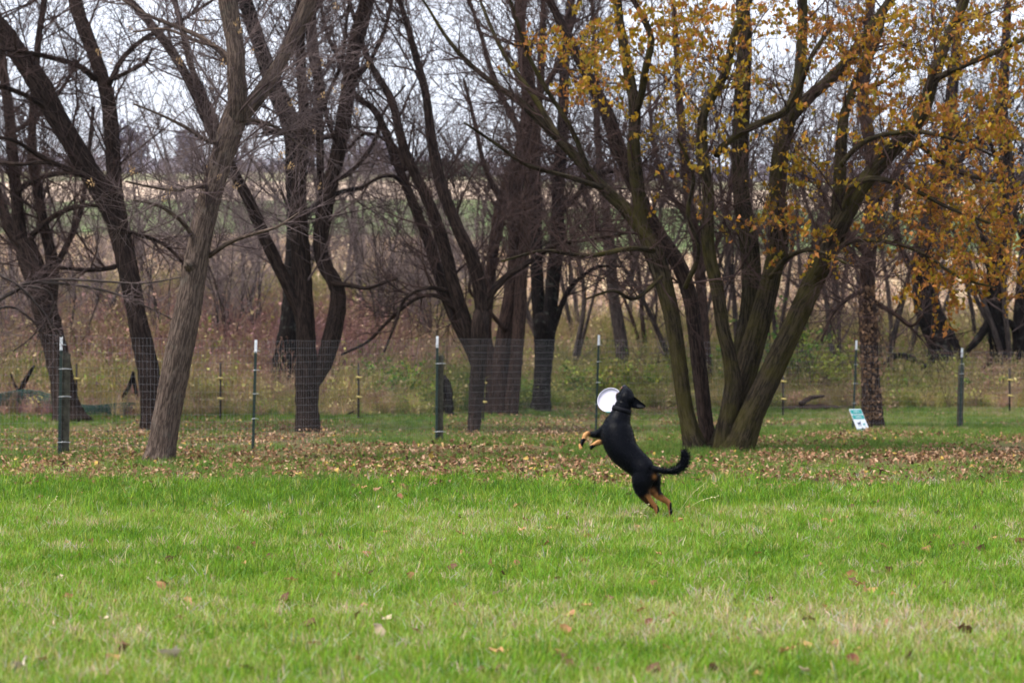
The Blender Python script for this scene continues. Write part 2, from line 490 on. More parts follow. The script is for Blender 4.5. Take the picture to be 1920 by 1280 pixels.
def blades(rng, n, h, spread, wid, lean, segs=2):
    """a tuft: n thin bent blades as (V, Q)"""
    V = np.zeros((n, segs + 1, 2, 3))
    a = rng.uniform(0, 2 * np.pi, n); r = spread * np.sqrt(rng.rand(n))
    p = np.stack([r * np.cos(a), r * np.sin(a), np.zeros(n)], -1)
    hh = h * rng.uniform(.45, 1.1, n)
    b = rng.uniform(0, 2 * np.pi, n); ln = np.abs(rng.normal(0, lean, n))
    dirx = np.stack([np.cos(b), np.sin(b), np.zeros(n)], -1)
    sw = rng.uniform(0, 2 * np.pi, n); side = np.stack([np.cos(sw), np.sin(sw), np.zeros(n)], -1)
    for s_ in range(segs + 1):
        t = s_ / segs
        c = p + dirx * (hh * ln * t ** 1.7)[:, None] + np.array((0, 0, 1)) * (hh * t * (1 - .25 * np.minimum(ln, 1.5) * t))[:, None]
        wv = wid * (1 - t) ** .7 * rng.uniform(.7, 1.2, n) + .0004
        V[:, s_, 0] = c - side * wv[:, None]; V[:, s_, 1] = c + side * wv[:, None]
    Q = []
    for s_ in range(segs): Q.append((s_ * 2, s_ * 2 + 1, s_ * 2 + 3, s_ * 2 + 2))
    Q = (np.array(Q)[None] + (np.arange(n) * (segs + 1) * 2)[:, None, None]).reshape(-1, 4)
    col = np.repeat(rng.uniform(.45, 1.35, n)[:, None] * np.stack([rng.uniform(.7, 1.4, n), np.ones(n), rng.uniform(.5, 1.8, n)], -1), (segs + 1) * 2, 0)
    return V.reshape(-1, 3), Q, col

def rosette(rng):
    pos = np.zeros((9, 3)); pos[:, 2] = rng.uniform(.006, .022, 9)
    a = np.arange(9) * 2.4; M = np.stack([np.stack([np.cos(a), -np.sin(a), 0 * a], -1), np.stack([np.sin(a), np.cos(a), 0 * a], -1), np.tile((0, 0, 1.0), (9, 1))], 1)
    mb = MB(); stamp(mb, leaf_shape(seed=int(rng.randint(99)), wide=.22, drop=-.05, curl=.3), pos, M, rng.uniform(.035, .075, 9), np.array((.8, .8, .9)) * rng.uniform(.5, 1.1, (9, 1)))
    return np.concatenate(mb.v), np.concatenate(mb.q), np.concatenate(mb.col), 0
rng = np.random.RandomState(11)
gv = [(*blades(rng, 44, .026, .085, .0018, 1.4), 0) for _ in range(4)] + [(*blades(rng, 40, .038, .08, .0019, 1.2), 0) for _ in range(4)] + [(*blades(rng, 26, .075, .045, .0026, .55), 0) for _ in range(3)] + [rosette(rng) for _ in range(2)]
def lawn_points(n, y0, y1, power, margin=.29):
    u = rng.rand(n)
    y = y0 * (y1 / y0) ** u if power else y0 + (y1 - y0) * u
    x = rng.uniform(-1, 1, n) * (margin * y + .4)
    return x, y
# the mown lawn, taller where the mower turned, thinning into the leaf litter under the trees
x, y = lawn_points(89000, 5.6, 24.0, True)
edge = border(1, x) + (fbm(x * 1.0 + 5, y * .8 + 2, 3) - .5) * 4.2 - .4
patch = fbm(x * 2.1 + 40, y * 1.5, 3); big = fbm(x * .25 + 9, y * .45 + 5, 2); fine = rng.rand(len(x))
lush = np.clip((y - 14.8) / 3.0, 0, 1) * np.clip((edge - y) / .8 + .6, 0, 1) * np.clip(1.15 - .09 * np.clip(x - 1.5, 0, 9), .3, 1)
keep = (y < edge - .25 - 3.0 * np.clip((x - 1) / 3, 0, 1)) | (fine < np.clip((edge + .5 - y) / (.75 + 3.0 * np.clip((x - 1) / 3, 0, 1)), .12, 1))
tall = ((fbm(x * 3.1 + 3, y * 2.1 + 60, 2) > .72) & (rng.rand(len(x)) < .6)) | (rng.rand(len(x)) < .012)
weed = (fbm(x * 1.3 + 90, y * 1.0 + 7, 2) > .60) & (rng.rand(len(x)) < .16)
pick = np.where(weed, rng.randint(11, 13, len(x)), np.where(tall, rng.randint(8, 11, len(x)), np.where((patch + lush * .5) > .62, rng.randint(4, 8, len(x)), rng.randint(0, 4, len(x)))))
tint = np.clip(.43 + .03 * np.clip((13 - y) / 5, -.5, 1) - .18 * lush + (patch - .5) * -.5 + (big - .5) * -.5 + rng.normal(0, .19, len(x)) + (rng.rand(len(x)) < .12) * .45 - tall * .2, 0, 1)
s = rng.uniform(.75, 1.25, len(x)) * (1 + .02 * (y - 6)) * (1 + .25 * lush)
tint = np.where(weed, np.clip(rng.normal(.22, .1, len(x)), 0, .5), tint); s = np.where(weed, s * 1.3, s)
# rank clumps the mower left standing
for cx_, cy_ in [(432, 1135), (395, 1150), (1540, 1172), (240, 1245), (1330, 1240), (1700, 1215), (1490, 960), (560, 930), (900, 1180), (1020, 1060), (760, 960), (1250, 1100), (110, 1120), (1790, 1130), (640, 1240), (1130, 1230), (1850, 1010), (300, 960), (880, 940), (1400, 1040), (60, 940), (980, 1255), (520, 1070)]:
    d_ = HC * F / (cy_ - HZ); m_ = 16
    qx = (cx_ - CX) / F * d_ + rng.normal(0, .085, m_); qy = d_ + rng.normal(0, .10, m_)
    x = np.concatenate([x, qx]); y = np.concatenate([y, qy]); pick = np.concatenate([pick, rng.randint(8, 11, m_)])
    s = np.concatenate([s, rng.uniform(1.2, 2.0, m_)]); tint = np.concatenate([tint, np.clip(rng.normal(.30, .1, m_), 0, 1)]); keep = np.concatenate([keep, np.ones(m_, bool)])
sel = keep
Pg = np.stack([x, y, gz(x, y) - .004], -1)[sel]
rot = np.stack([rng.normal(0, .12, len(x)), rng.normal(0, .12, len(x)), rng.uniform(0, 6.28, len(x))], -1)[sel]
scatter('lawn_grass', gv, [M_GRASS], Pg, rot, np.repeat(s[sel][:, None], 3, 1), pick[sel], tint[sel])
# sparser grass under the trees, greener towards the fence line
x, y = lawn_points(60000, 17.6, 50.0, False, .30)
ok_ = (y < edge_y(x) + 1.0) & (y > border(1, x) + (fbm(x * 1.0 + 5, y * .8 + 2, 3) - .5) * 4.2 - .4 - .9 * rng.rand(len(x))); x, y = x[ok_], y[ok_]
gp = fbm(x * .55 + 70, y * .35 + 3, 3)
green = np.clip((y - 30) / 4, 0, 1) * .12 + np.clip((x - 4) / 3, 0, 1) * np.clip((y - 31) / 3, 0, 1) * .3
keep = (gp + green) > rng.uniform(.40, .62, len(x))
tint = np.clip(.40 + rng.normal(0, .22, len(x)) - (gp - .5) * .8, 0, 1)
s = rng.uniform(.9, 1.5, len(x)) * 1.1
scatter('shaded_grass', gv, [M_SHADEG], np.stack([x, y, gz(x, y) - .004], -1)[keep],
        np.stack([rng.normal(0, .12, len(x)), rng.normal(0, .12, len(x)), rng.uniform(0, 6.28, len(x))], -1)[keep],
        np.repeat(s[keep][:, None], 3, 1), rng.randint(0, 8, len(x))[keep], tint[keep])
# leaf litter
lv = []
for k in range(7):
    v, q = leaf_shape(curl=[.9, .4, 1.3, .2, .7, 1.0, .5][k], wide=.3 + .05 * (k % 3), drop=[.5, .1, .8, -.3, .3, .6, .2][k], seed=k)
    v = v - np.array((.5, 0, -.12)); lv.append((v, q, np.ones((len(v), 3)), 0))
x, y = lawn_points(62000, 17.2, 49.5, False, .29)
ok_ = (y < edge_y(x) + .5) & (y > border(1, x) + (fbm(x * 1.0 + 5, y * .8 + 2, 3) - .5) * 4.2 - .4 - (1.6 + 2.2 * np.clip((x - 1) / 3, 0, 1)) * rng.rand(len(x)) ** 2.5); x, y = x[ok_], y[ok_]
lp = fbm(x * .5 + 11, y * .35 + 21, 3)
dens = .58 - np.clip((y - 31) / 5, 0, 1) * .10 - np.clip((x - 3.4) / 2, 0, 1) * np.clip((y - 32) / 3, 0, 1) * .25 + 0
keep = .5 + (lp - .5) * 1.4 + rng.normal(0, .13, len(x)) < dens - .03
z = gz(x, y) + rng.uniform(.02, .075, len(x))
scatter('leaf_litter', lv, [M_LITTER], np.stack([x, y, z], -1)[keep], np.stack([rng.normal(0, .5, len(x)), rng.normal(0, .5, len(x)), rng.uniform(0, 6.28, len(x))], -1)[keep],
        np.repeat((rng.uniform(.035, .072, len(x)))[keep][:, None], 3, 1), rng.randint(0, 7, len(x))[keep], np.clip(rng.normal(.5, .26, len(x)), 0, 1)[keep])

# ---------------------------------------------------------------- undergrowth beyond the fence
def brush_clump(rng, kind):
    mb = MB()
    if kind == 'stems':                                         # dead upright stalks with side twigs
        n = 16
        P0 = np.stack([rng.normal(0, .16, n), rng.normal(0, .16, n), np.zeros(n)], -1)
        D = norm(np.stack([rng.normal(0, .18, n), rng.normal(0, .18, n), np.ones(n)], -1))
        P = grow(rng, P0, D, rng.uniform(.5, 1.15, n), 5, .09, .0)
        V, Q = tubes(P, np.linspace(.006, .0025, 5)[None] * np.ones((n, 1)), 3); mb.add(V, Q=Q, col=(.8, .8, .8))
        p, d, r, _ = spawn(rng, P, 46, .35, 1.0, .75)
        P2 = grow(rng, p, d, rng.uniform(.08, .25, 46), 3, .2, .1)
        V, Q = tubes(P2, np.linspace(.0035, .0018, 3)[None] * np.ones((46, 1)), 3); mb.add(V, Q=Q, col=(.9, .85, .8))
        tips = P2[:, 2]
        stamp(mb, leaf_shape(seed=3), tips, rotm(rng, 46), rng.uniform(.03, .06, 46), np.ones((46, 3)) * rng.uniform(.55, 1.05, (46, 1)))
    elif kind == 'leafy':
        n = 120
        th = rng.uniform(0, 6.28, n); rr = .34 * np.sqrt(rng.rand(n)); zz = rng.rand(n) ** 1.3 * .55
        pos = np.stack([rr * np.cos(th), rr * np.sin(th), zz + .03], -1)
        stamp(mb, leaf_shape(seed=5, wide=.3), pos, rotm(rng, n), rng.uniform(.045, .10, n), np.ones((n, 3)) * rng.uniform(.35, 1.1, (n, 1)))
        V, Q, c = blades(rng, 20, .6, .2, .004, .4); mb.add(V, Q=Q, col=c * .8)
    elif kind == 'grass':
        V, Q, c = blades(rng, 70, .75, .2, .0045, .5, 3); mb.add(V, Q=Q, col=c)
    else:                                                       # arching canes
        n = 14
        P0 = np.stack([rng.normal(0, .12, n), rng.normal(0, .12, n), np.zeros(n)], -1)
        D = norm(np.stack([rng.normal(0, .5, n), rng.normal(0, .5, n), np.ones(n)], -1))
        P = grow(rng, P0, D, rng.uniform(.7, 1.5, n), 7, .16, -.16)
        V, Q = tubes(P, np.linspace(.006, .002, 7)[None] * np.ones((n, 1)), 3); mb.add(V, Q=Q, col=(.8, .75, .8))
        m_ = 70
        p, d, r, _ = spawn(rng, P, m_, .2, 1.0, 1.0)
        stamp(mb, leaf_shape(seed=8, wide=.34), p, rotm(rng, m_), rng.uniform(.032, .065, m_), np.ones((m_, 3)) * rng.uniform(.4, 1.1, (m_, 1)))
    return np.concatenate(mb.v), np.concatenate(mb.q), np.concatenate(mb.col), 0

def spawn(rng, P, n, t0, t1, ang, up=0.0, weights=None, minz=None, Rr=None, spread=.25):
    """n child starts along the parent polylines"""
    N_, Sg, _ = P.shape
    ln = np.linalg.norm(P[:, 1:] - P[:, :-1], axis=-1).sum(1)
    wt = ln if weights is None else ln * weights
    i = rng.choice(N_, n, p=wt / wt.sum())
    t = rng.uniform(t0, t1, n)
    f = t * (Sg - 1); j = np.minimum(f.astype(int), Sg - 2); f = f - j
    p = P[i, j] * (1 - f)[:, None] + P[i, j + 1] * f[:, None]
    d = norm(P[i, j + 1] - P[i, j])
    pr = norm(np.cross(d, rng.normal(0, 1, (n, 3))))
    a = np.clip(rng.normal(ang, spread, n), .15, 1.6)
    cd = norm(d * np.cos(a)[:, None] + pr * np.sin(a)[:, None] + np.array((0, 0, up)))
    r = None if Rr is None else Rr[i, j] * (1 - f) + Rr[i, j + 1] * f
    return p, cd, r, i
def grow(rng, p0, d0, L, Sg, wig, up):
    n = len(p0); P = np.zeros((n, Sg, 3)); P[:, 0] = p0; d = d0.copy()
    st = (np.asarray(L) / (Sg - 1))[:, None]
    for k in range(1, Sg):
        d = norm(d + rng.normal(0, wig, (n, 3)) + np.array((0, 0, up)))
        P[:, k] = P[:, k - 1] + d * st
    return P

rng = np.random.RandomState(21)
bv = [brush_clump(rng, k) for k in ('stems', 'stems', 'stems', 'leafy', 'leafy', 'grass', 'grass', 'canes', 'canes')]
# the stalks themselves are darker than their leaves
bv = [(v, q, c * (.55 if i in (0, 1, 2) else .75 if i in (7, 8) else 1.0), m) for i, (v, q, c, m) in enumerate(bv)]
n = 15500
x0_ = rng.uniform(-1, 1, n)
y = 40.45 + 26 * rng.rand(n) ** 1.25
x = x0_ * (.275 * y)
y = np.maximum(y, edge_y(x) - .3 + rng.exponential(1.6, n) * (y < edge_y(x) - .3)); x = x0_ * (.275 * y)
yy_ = y - edge_y(x)
pxx = CX + F * x / y                                             # only used to choose the plants that grow along the strip
zone = fbm(x * .22 + 3, y * .3 + 8, 3)
k1 = rng.rand(n)
left = x < -2.2 + rng.normal(0, .8, n)
near = yy_ < 4
pick = np.where(near, np.where(k1 < .40, rng.randint(3, 5, n), np.where(k1 < .52, rng.randint(5, 7, n), np.where(k1 < .74, rng.randint(7, 9, n), rng.randint(0, 3, n)))),
                np.where(k1 < .42, rng.randint(0, 3, n), np.where(k1 < .70, rng.randint(7, 9, n), np.where(k1 < .82, rng.randint(5, 7, n), rng.randint(3, 5, n)))))
base_t = np.where(near, .33, .56) + np.where(left & ~near, .32, 0) + np.where(left & near, .24, 0)
tint = np.clip(base_t + (zone - .5) * 1.0 + rng.normal(0, .20, n), 0, 1)
far_grass = y > 59
tint = np.where(far_grass, np.clip(rng.normal(.5, .12, n), 0, 1), tint)
pick = np.where(far_grass, rng.randint(5, 7, n), pick)
s = rng.uniform(.6, 1.25, n) * np.where(near, .9, 1.15) * np.where(yy_ < .6, .6, 1) * np.where(left & ~near, 1.15, 1)
scatter('undergrowth', bv, [M_BRUSH], np.stack([x, y, gz(x, y) - .02], -1), np.stack([rng.normal(0, .1, n), rng.normal(0, .1, n), rng.uniform(0, 6.28, n)], -1),
        np.stack([s, s, s * rng.uniform(.8, 1.2, n)], -1), pick, tint)
# stubble rows
n = 9000
x = rng.uniform(-1, 1, n); y = 63 + 58 * rng.rand(n) ** 1.2; x = x * .27 * y
y = np.round(y / .9) * .9 + rng.normal(0, .06, n)
sv = [(*blades(rng, 26, .38, .16, .008, .35), 0) for _ in range(3)]
scatter('corn_stubble', sv, [M_STRAW], np.stack([x, y, gz(x, y)], -1), np.stack([rng.normal(0, .2, n), rng.normal(0, .2, n), rng.uniform(0, 6.28, n)], -1),
        np.repeat(rng.uniform(.7, 1.3, n)[:, None], 3, 1), rng.randint(0, 3, n), rng.rand(n))

# ---------------------------------------------------------------- trees
def stem_mesh(mb, pts, K, rng, flare=0.0, rough=.06, step=.09, relief=None):
    """pts: (x,y,z,r) along one trunk or limb; a closed tapering tube with bark coordinates"""
    c = catmull(pts, step)
    P = c[:, :3]; r = np.maximum(c[:, 3], .004)
    ln = np.concatenate([[0], np.cumsum(np.linalg.norm(P[1:] - P[:-1], axis=1))])
    if flare:
        r = r * (1 + flare * np.exp(-ln / .18))
    th = np.arange(K) * 2 * np.pi / K
    ph = rng.uniform(0, 6.28, 4)
    lob = 1 + (flare * .35 * np.exp(-ln / .3))[:, None] * np.sin(th * 4 + ph[0])[None] + rough * .6 * np.sin(2 * th[None] + 1.7 * ln[:, None] / .5 + ph[1]) + rough * rng.normal(0, .5, (len(P), K))
    if relief:
        cx_, sx_ = np.cos(th) * 3.2, np.sin(th) * 3.2
        U = (th[None] / (2 * np.pi) * relief[0] + .9 * (fbm(ln[:, None] * 3 + cx_[None], sx_[None] + ln[:, None], 2) - .5) * 4)
        furrow = np.abs(((U + .5 * np.floor(ln[:, None] / .17 + vnoise(cx_[None] * 2 + 9, sx_[None] * 2)) ) % 1) - .5) * 2
        lob = lob + relief[1] * (np.minimum(furrow * 1.6, 1) - .7) * (.6 + .8 * vnoise(ln[:, None] * 9 + cx_[None] * 3, sx_[None] * 3))
        lob = lob + relief[1] * 1.2 * (fbm(ln[:, None] * 2.2 + cx_[None] * .6, sx_[None] * .6 + 5, 3) - .5)
    RR = r[:, None] * lob
    V, Q = tubes(P[None], RR[None], K, ref=(.05, 1, .02))
    bk = np.stack([np.cos(th)[None] * r[:, None] + P[0, 0], np.sin(th)[None] * r[:, None], np.broadcast_to(ln[:, None], RR.shape)], -1).reshape(-1, 3)
    mb.add(V, Q=Q, T=caps(1, len(P), K), bk=bk)
    return P, r

def traced(stem, d0, dd, rng, wob=.12, ext=True):
    """pixel polyline (x, y, width) seen at depth d0..d0+dd -> world polyline with radii"""
    st = [tuple(p) for p in stem]
    if ext and st[-1][1] < 45:                                   # goes on above the picture
        (x0, y0, w0), (x1, y1, w1) = st[-2], st[-1]
        k = 1.0 / max(1, math.hypot(x1 - x0, y1 - y0)); dx, dy = (x1 - x0) * k, (y1 - y0) * k
        st += [(x1 + dx * 90, y1 + dy * 90, w1 * .8), (x1 + dx * 165 + 8, y1 + dy * 170 - 30, w1 * .5), (x1 + dx * 220, y1 + dy * 220 - 90, w1 * .18)]
    n = len(st); o = []
    ph = rng.uniform(0, 6.28)
    for i, (px, py, w_) in enumerate(st):
        t = i / (n - 1)
        d = d0 + dd * t + wob * math.sin(t * 5 + ph) * min(1, t * 3)
        p = at(px, py, d)
        o.append((*p, w_ * d / F / 2))
    return np.array(o)

def resample(c, n):
    ln = np.concatenate([[0], np.cumsum(np.linalg.norm(c[1:, :3] - c[:-1, :3], axis=1))])
    t = np.linspace(0, ln[-1], n)
    return np.stack([np.interp(t, ln, c[:, k]) for k in range(c.shape[1])], -1)

TW, TR = 1.28, 1.18
def crown(tree, limbs, rng, n1, n2, n3, l1, l2, l3, m, minz, up=.05, ang=.85, scale=1.0, wts=None, name='twigs', r=(.011, .005, .0026)):
    """branches, twigs and fine twigs on the given limbs, one mesh"""
    A = np.stack([resample(l, 24) for l in limbs])
    P, Rr = A[:, :, :3], A[:, :, 3]
    n1, n2, n3 = int(n1 * 1.15), int(n2 * TW), int(n3 * TW)
    r = tuple(q * TR for q in r)
    mb = MB()
    p, d, rr, _ = spawn(rng, P, n1 * 3, .03, 1.0, ang, up, wts, Rr=Rr)
    ok = np.where(p[:, 2] > minz + rng.normal(0, .15, len(p)))[0][:n1]
    p, d, rr = p[ok], d[ok], rr[ok]
    n = len(p)
    L = l1 * rng.uniform(.35, 1.15, n) * np.clip(rr / .05, .5, 1.25)
    B1 = grow(rng, p, d, L * 1.1, 7, .10, up * .8)
    r1 = np.minimum(rr * .55, r[0] * rng.uniform(.6, 1.6, n)) * scale
    R1 = r1[:, None] * np.linspace(1, .25, 7)[None]
    V, Q = tubes(B1, R1, 4); mb.add(V, Q=Q)
    p, d, rr, _ = spawn(rng, B1, n2, .12, 1.0, .75, up * .6, Rr=R1)
    B2 = grow(rng, p, d, l2 * 1.25 * rng.uniform(.35, 1.2, n2), 5, .11, up * .8)
    R2 = np.minimum(rr * .8, r[1] * scale)[:, None] * np.linspace(1, .4, 5)[None]
    V, Q = tubes(B2, R2, 3); mb.add(V, Q=Q)
    p, d, rr, _ = spawn(rng, B2, n3, .15, 1.0, .7, up * .5)
    B3 = grow(rng, p, d, l3 * 1.3 * rng.uniform(.3, 1.2, n3), 3, .12, up * .7)
    V, Q = tubes(B3, r[2] * scale * np.linspace(1, .55, 3)[None] * np.ones((n3, 1)), 3); mb.add(V, Q=Q)
    o = mb.build(name, m, tree, kind='stuff')
    return B1, B2, B3

def tree(name, label, stems, mbark, mtwig, seed, base=None, group=None, n=(60, 500, 1500), l=(1.3, .6, .3), minpy=520, K=12, flare=.35, up=.06, ang=.85, r=(.011, .005, .0026), cat='tree', scale=1.0, fine=False):
    """stems: list of (name, d0, dd, [(px, py, width)...])"""
    rng = np.random.RandomState(seed)
    W = [traced(s[3], s[1], s[2], rng) for s in stems]
    root = empty(name, tuple(W[0][0][:3]), label, cat, group)
    limbs = []
    for i, (s, wpts) in enumerate(zip(stems, W)):
        mb = MB()
        isb = s[0] == 'trunk'
        if isb and wpts[0][2] - float(gz(wpts[0][0], wpts[0][1])) < 2.0:
            f0 = wpts[0].copy(); f0[2] = float(gz(f0[0], f0[1])) - .12; wpts = np.vstack([f0, wpts]) if wpts[0][2] - f0[2] > .03 else wpts
        big_ = wpts[:, 3].max() > .085 and fine
        stem_mesh(mb, wpts, 48 if big_ else (K if wpts[0][3] > .06 else 8), rng, flare if isb else 0, .03 if big_ else .06, .042 if big_ else .09, (30, .055) if big_ else None)
        mb.build(s[0], s[4] if len(s) > 4 else mbark, root)
        limbs.append(wpts)
    minz = at(960, minpy, stems[0][1])[2]
    return root, limbs, crown(root, limbs, rng, n[0], n[1], n[2], l[0], l[1], l[2], mtwig, minz, up=up, ang=ang, r=r, scale=scale)

# the leaning grey trunk in front of the fence
ash, ash_limbs, ash_tw = tree('bare_tree', 'leaning bare tree with pale grey-brown trunk in front of the wire fence, forked high up', [
    ('trunk', 24.7, .3, [(297, 872, 50), (303, 840, 50), (315, 770, 51), (328, 700, 53), (346, 610, 51), (360, 540, 46), (368, 490, 45), (378, 435, 44), (395, 365, 43), (415, 300, 42), (432, 245, 46), (444, 208, 44), (450, 185, 26)]),
    ('limb', 25.0, -.3, [(443, 225, 36), (445, 190, 35), (443, 140, 34), (442, 95, 33), (434, 45, 34), (427, 0, 36)]),
    ('limb', 25.0, .6, [(440, 235, 30), (462, 207, 30), (488, 176, 29), (512, 140, 27), (535, 100, 25), (552, 65, 24), (575, 15, 28), (590, -30, 20)]),
    ('knot', 24.75, -.16, [(366, 512, 30), (358, 500, 26), (353, 494, 16), (351, 491, 5)]),
    ('branch', 25.0, 1.0, [(443, 160, 14), (425, 110, 11), (380, 72, 9), (330, 50, 8), (280, 30, 6), (230, 0, 5)]),
    ('branch', 24.8, -.9, [(384, 472, 15), (360, 440, 10), (335, 410, 8), (295, 385, 6), (250, 375, 4)]),
    ('branch', 24.8, -1.2, [(392, 480, 10), (430, 455, 8), (470, 440, 7), (520, 425, 5), (560, 400, 4)]),
    ('branch', 24.9, -1.1, [(408, 352, 9), (370, 350, 8), (330, 356, 7), (280, 350, 5), (235, 340, 4)]),
    ('branch', 25.0, -.8, [(428, 270, 9), (390, 265, 8), (350, 240, 7), (300, 215, 5), (250, 195, 4)]),
    ('branch', 24.9, 1.0, [(440, 240, 9), (470, 225, 8), (520, 240, 6), (560, 270, 5), (600, 290, 3)]),
    ('branch', 25.0, 1.0, [(437, 120, 10), (410, 90, 8), (370, 78, 7), (310, 55, 5), (250, 60, 4)]),
], M_ASH, M_TWG, 1, n=(110, 900, 2300), l=(1.0, .55, .28), minpy=480, K=18, up=.05, r=(.009, .0045, .0024), fine=True, flare=.42)

# the long grey branch that reaches in low from the left, in front of the far-left trees
rngb = np.random.RandomState(77)
tree('bare_tree', 'thin grey bare branches reaching in low at the left edge in front of the fence', [
    ('trunk', 25.6, 0, [(-150, 862, 22), (-140, 760, 20), (-110, 680, 17), (-60, 600, 14), (0, 560, 10), (30, 545, 8), (55, 530, 7), (110, 531, 6), (160, 537, 5), (215, 550, 4), (260, 568, 3), (322, 598, 2)]),
    ('branch', 25.5, -.2, [(35, 543, 6), (70, 527, 5), (130, 524, 5), (200, 528, 4), (270, 531, 3), (340, 520, 2)]),
    ('branch', 25.5, .3, [(45, 535, 5), (90, 545, 4), (100, 575, 4), (80, 610, 3), (50, 640, 2), (25, 658, 2)]),
    ('branch', 25.4, .2, [(0, 515, 6), (40, 540, 5), (85, 590, 4), (115, 632, 3)]),
    ('branch', 25.6, .2, [(-20, 585, 6), (20, 575, 5), (60, 600, 4), (90, 640, 3)]),
], M_GREY, M_TWG, 2, n=(46, 260, 420), l=(.5, .32, .2), minpy=690, flare=.1, K=8, up=.0, r=(.006, .0035, .0022))

tree('bare_tree', 'bare brown tree behind the fence splitting into two limbs, left of the grey leaning trunk', [
    ('trunk', 35.5, .4, [(287, 815, 46), (284, 770, 42), (279, 700, 41), (262, 620, 39), (243, 520, 38), (228, 450, 40), (214, 395, 46), (200, 350, 44)]),
    ('limb', 35.9, -.8, [(222, 430, 34), (190, 360, 40), (165, 318, 40), (138, 272, 40), (108, 222, 41), (75, 160, 42), (40, 108, 38), (0, 50, 34), (-60, -10, 30)]),
    ('limb', 35.9, .8, [(222, 420, 34), (215, 340, 29), (210, 260, 29), (203, 190, 28), (188, 135, 27), (168, 80, 26), (150, 35, 26), (140, 0, 26)]),
    ('branch', 35.5, .8, [(204, 160, 12), (230, 110, 10), (275, 70, 9), (330, 45, 8), (400, 0, 6)]),
    ('branch', 35.5, -.6, [(204, 152, 9), (240, 135, 8), (270, 118, 7), (285, 92, 5)]),
    ('branch', 35.5, -1.2, [(180, 150, 13), (150, 125, 11), (110, 112, 10), (60, 100, 9), (0, 92, 8)]),
    ('branch', 35.2, -1.0, [(160, 330, 13), (120, 315, 11), (70, 290, 9), (30, 265, 8), (-20, 255, 7)]),
    ('branch', 35.2, 1.0, [(140, 322, 10), (90, 305, 9), (40, 308, 7), (-20, 302, 6)]),
    ('branch', 35.6, -1.0, [(216, 500, 11), (190, 505, 9), (150, 505, 7), (100, 500, 6)]),
    ('branch', 35.6, 1.0, [(222, 430, 10), (260, 440, 8), (310, 460, 7), (350, 500, 5)]),
    ('branch', 35.6, -1.0, [(90, 205, 12), (50, 180, 10), (0, 160, 9)]),
], M_BROWN, M_TWB, 3, n=(110, 900, 2300), l=(1.5, .8, .42), minpy=520, r=(.014, .0065, .0034))

tree('bare_tree', 'dark bare tree with thin upright stems at the left edge behind the leftmost post', [
    ('trunk', 39.0, .5, [(132, 800, 62), (122, 750, 50), (112, 690, 46), (100, 640, 45), (82, 570, 48), (62, 500, 44), (45, 450, 34)]),
    ('limb', 39.4, .4, [(85, 590, 30), (45, 480, 27), (34, 400, 24), (26, 320, 22), (18, 225, 20), (6, 130, 18), (-6, 30, 16)]),
    ('limb', 39.4, -.6, [(92, 600, 26), (98, 500, 24), (82, 420, 20), (70, 356, 18), (60, 262, 16), (64, 170, 15), (72, 75, 13), (82, 10, 12)]),
    ('limb', 39.3, .9, [(60, 500, 24), (20, 430, 22), (-10, 350, 20), (-40, 250, 18)]),
    ('branch', 39.4, .8, [(92, 520, 14), (120, 470, 12), (150, 400, 10), (165, 300, 8), (175, 200, 7)]),
    ('branch', 39.2, -1.0, [(60, 440, 11), (110, 400, 10), (170, 385, 8), (230, 400, 6)]),
    ('branch', 39.2, -1.0, [(30, 360, 11), (70, 335, 10), (120, 325, 8), (170, 335, 6)]),
    ('branch', 39.2, 1.0, [(20, 250, 11), (60, 225, 9), (110, 175, 8), (150, 110, 6)]),
], M_BROWN, M_TWB, 4, n=(110, 900, 2100), l=(1.6, .85, .45), minpy=540, r=(.014, .0065, .0034))

tree('bare_tree', 'straight brown trunk near the fence whose right limb bends out like an elbow', [
    ('trunk', 35.8, .2, [(578, 815, 44), (576, 760, 43), (575, 700, 42), (574, 640, 38), (570, 580, 38), (566, 520, 36), (562, 450, 36), (560, 380, 32), (562, 310, 26), (570, 240, 22), (566, 160, 19), (563, 80, 18), (563, 0, 16)]),
    ('limb', 35.9, -.3, [(584, 724, 26), (603, 690, 32), (617, 650, 34), (629, 600, 33), (634, 552, 31), (624, 522, 29), (608, 496, 28), (601, 460, 29), (606, 410, 30), (618, 350, 30), (633, 290, 29), (645, 220, 28), (654, 158, 29), (667, 80, 29), (684, 18, 28), (692, -20, 26)]),
    ('limb', 35.9, -1.2, [(566, 600, 20), (552, 560, 25), (526, 508, 24), (499, 451, 23), (468, 380, 22), (436, 318, 21), (405, 262, 20), (371, 187, 19), (337, 120, 18), (300, 67, 17), (262, 22, 15), (240, 0, 14)]),
    ('limb', 35.6, .5, [(430, 300, 14), (409, 240, 14), (382, 180, 14), (358, 124, 13), (345, 67, 12), (330, 11, 11)]),
    ('branch', 35.8, -.8, [(622, 530, 12), (655, 535, 9), (690, 540, 7), (725, 528, 6), (745, 522, 4)]),
    ('branch', 35.9, .6, [(600, 470, 13), (605, 400, 13), (600, 300, 14), (600, 240, 15), (596, 150, 15), (587, 50, 14), (590, 0, 12)]),
    ('branch', 35.8, -1.0, [(640, 250, 11), (590, 260, 9), (540, 245, 7), (490, 250, 5)]),
    ('branch', 35.8, 1.0, [(655, 160, 11), (690, 120, 9), (720, 60, 8), (735, 0, 6)]),
    ('branch', 35.8, -1.0, [(636, 280, 10), (610, 200, 8), (640, 120, 8), (650, 40, 6)]),
    ('branch', 35.8, 1.0, [(625, 340, 10), (660, 320, 9), (700, 270, 8), (720, 210, 6), (760, 160, 4)]),
], M_BROWN, M_TWG, 5, n=(130, 1000, 2600), l=(1.5, .8, .42), minpy=520, r=(.013, .0062, .0033))

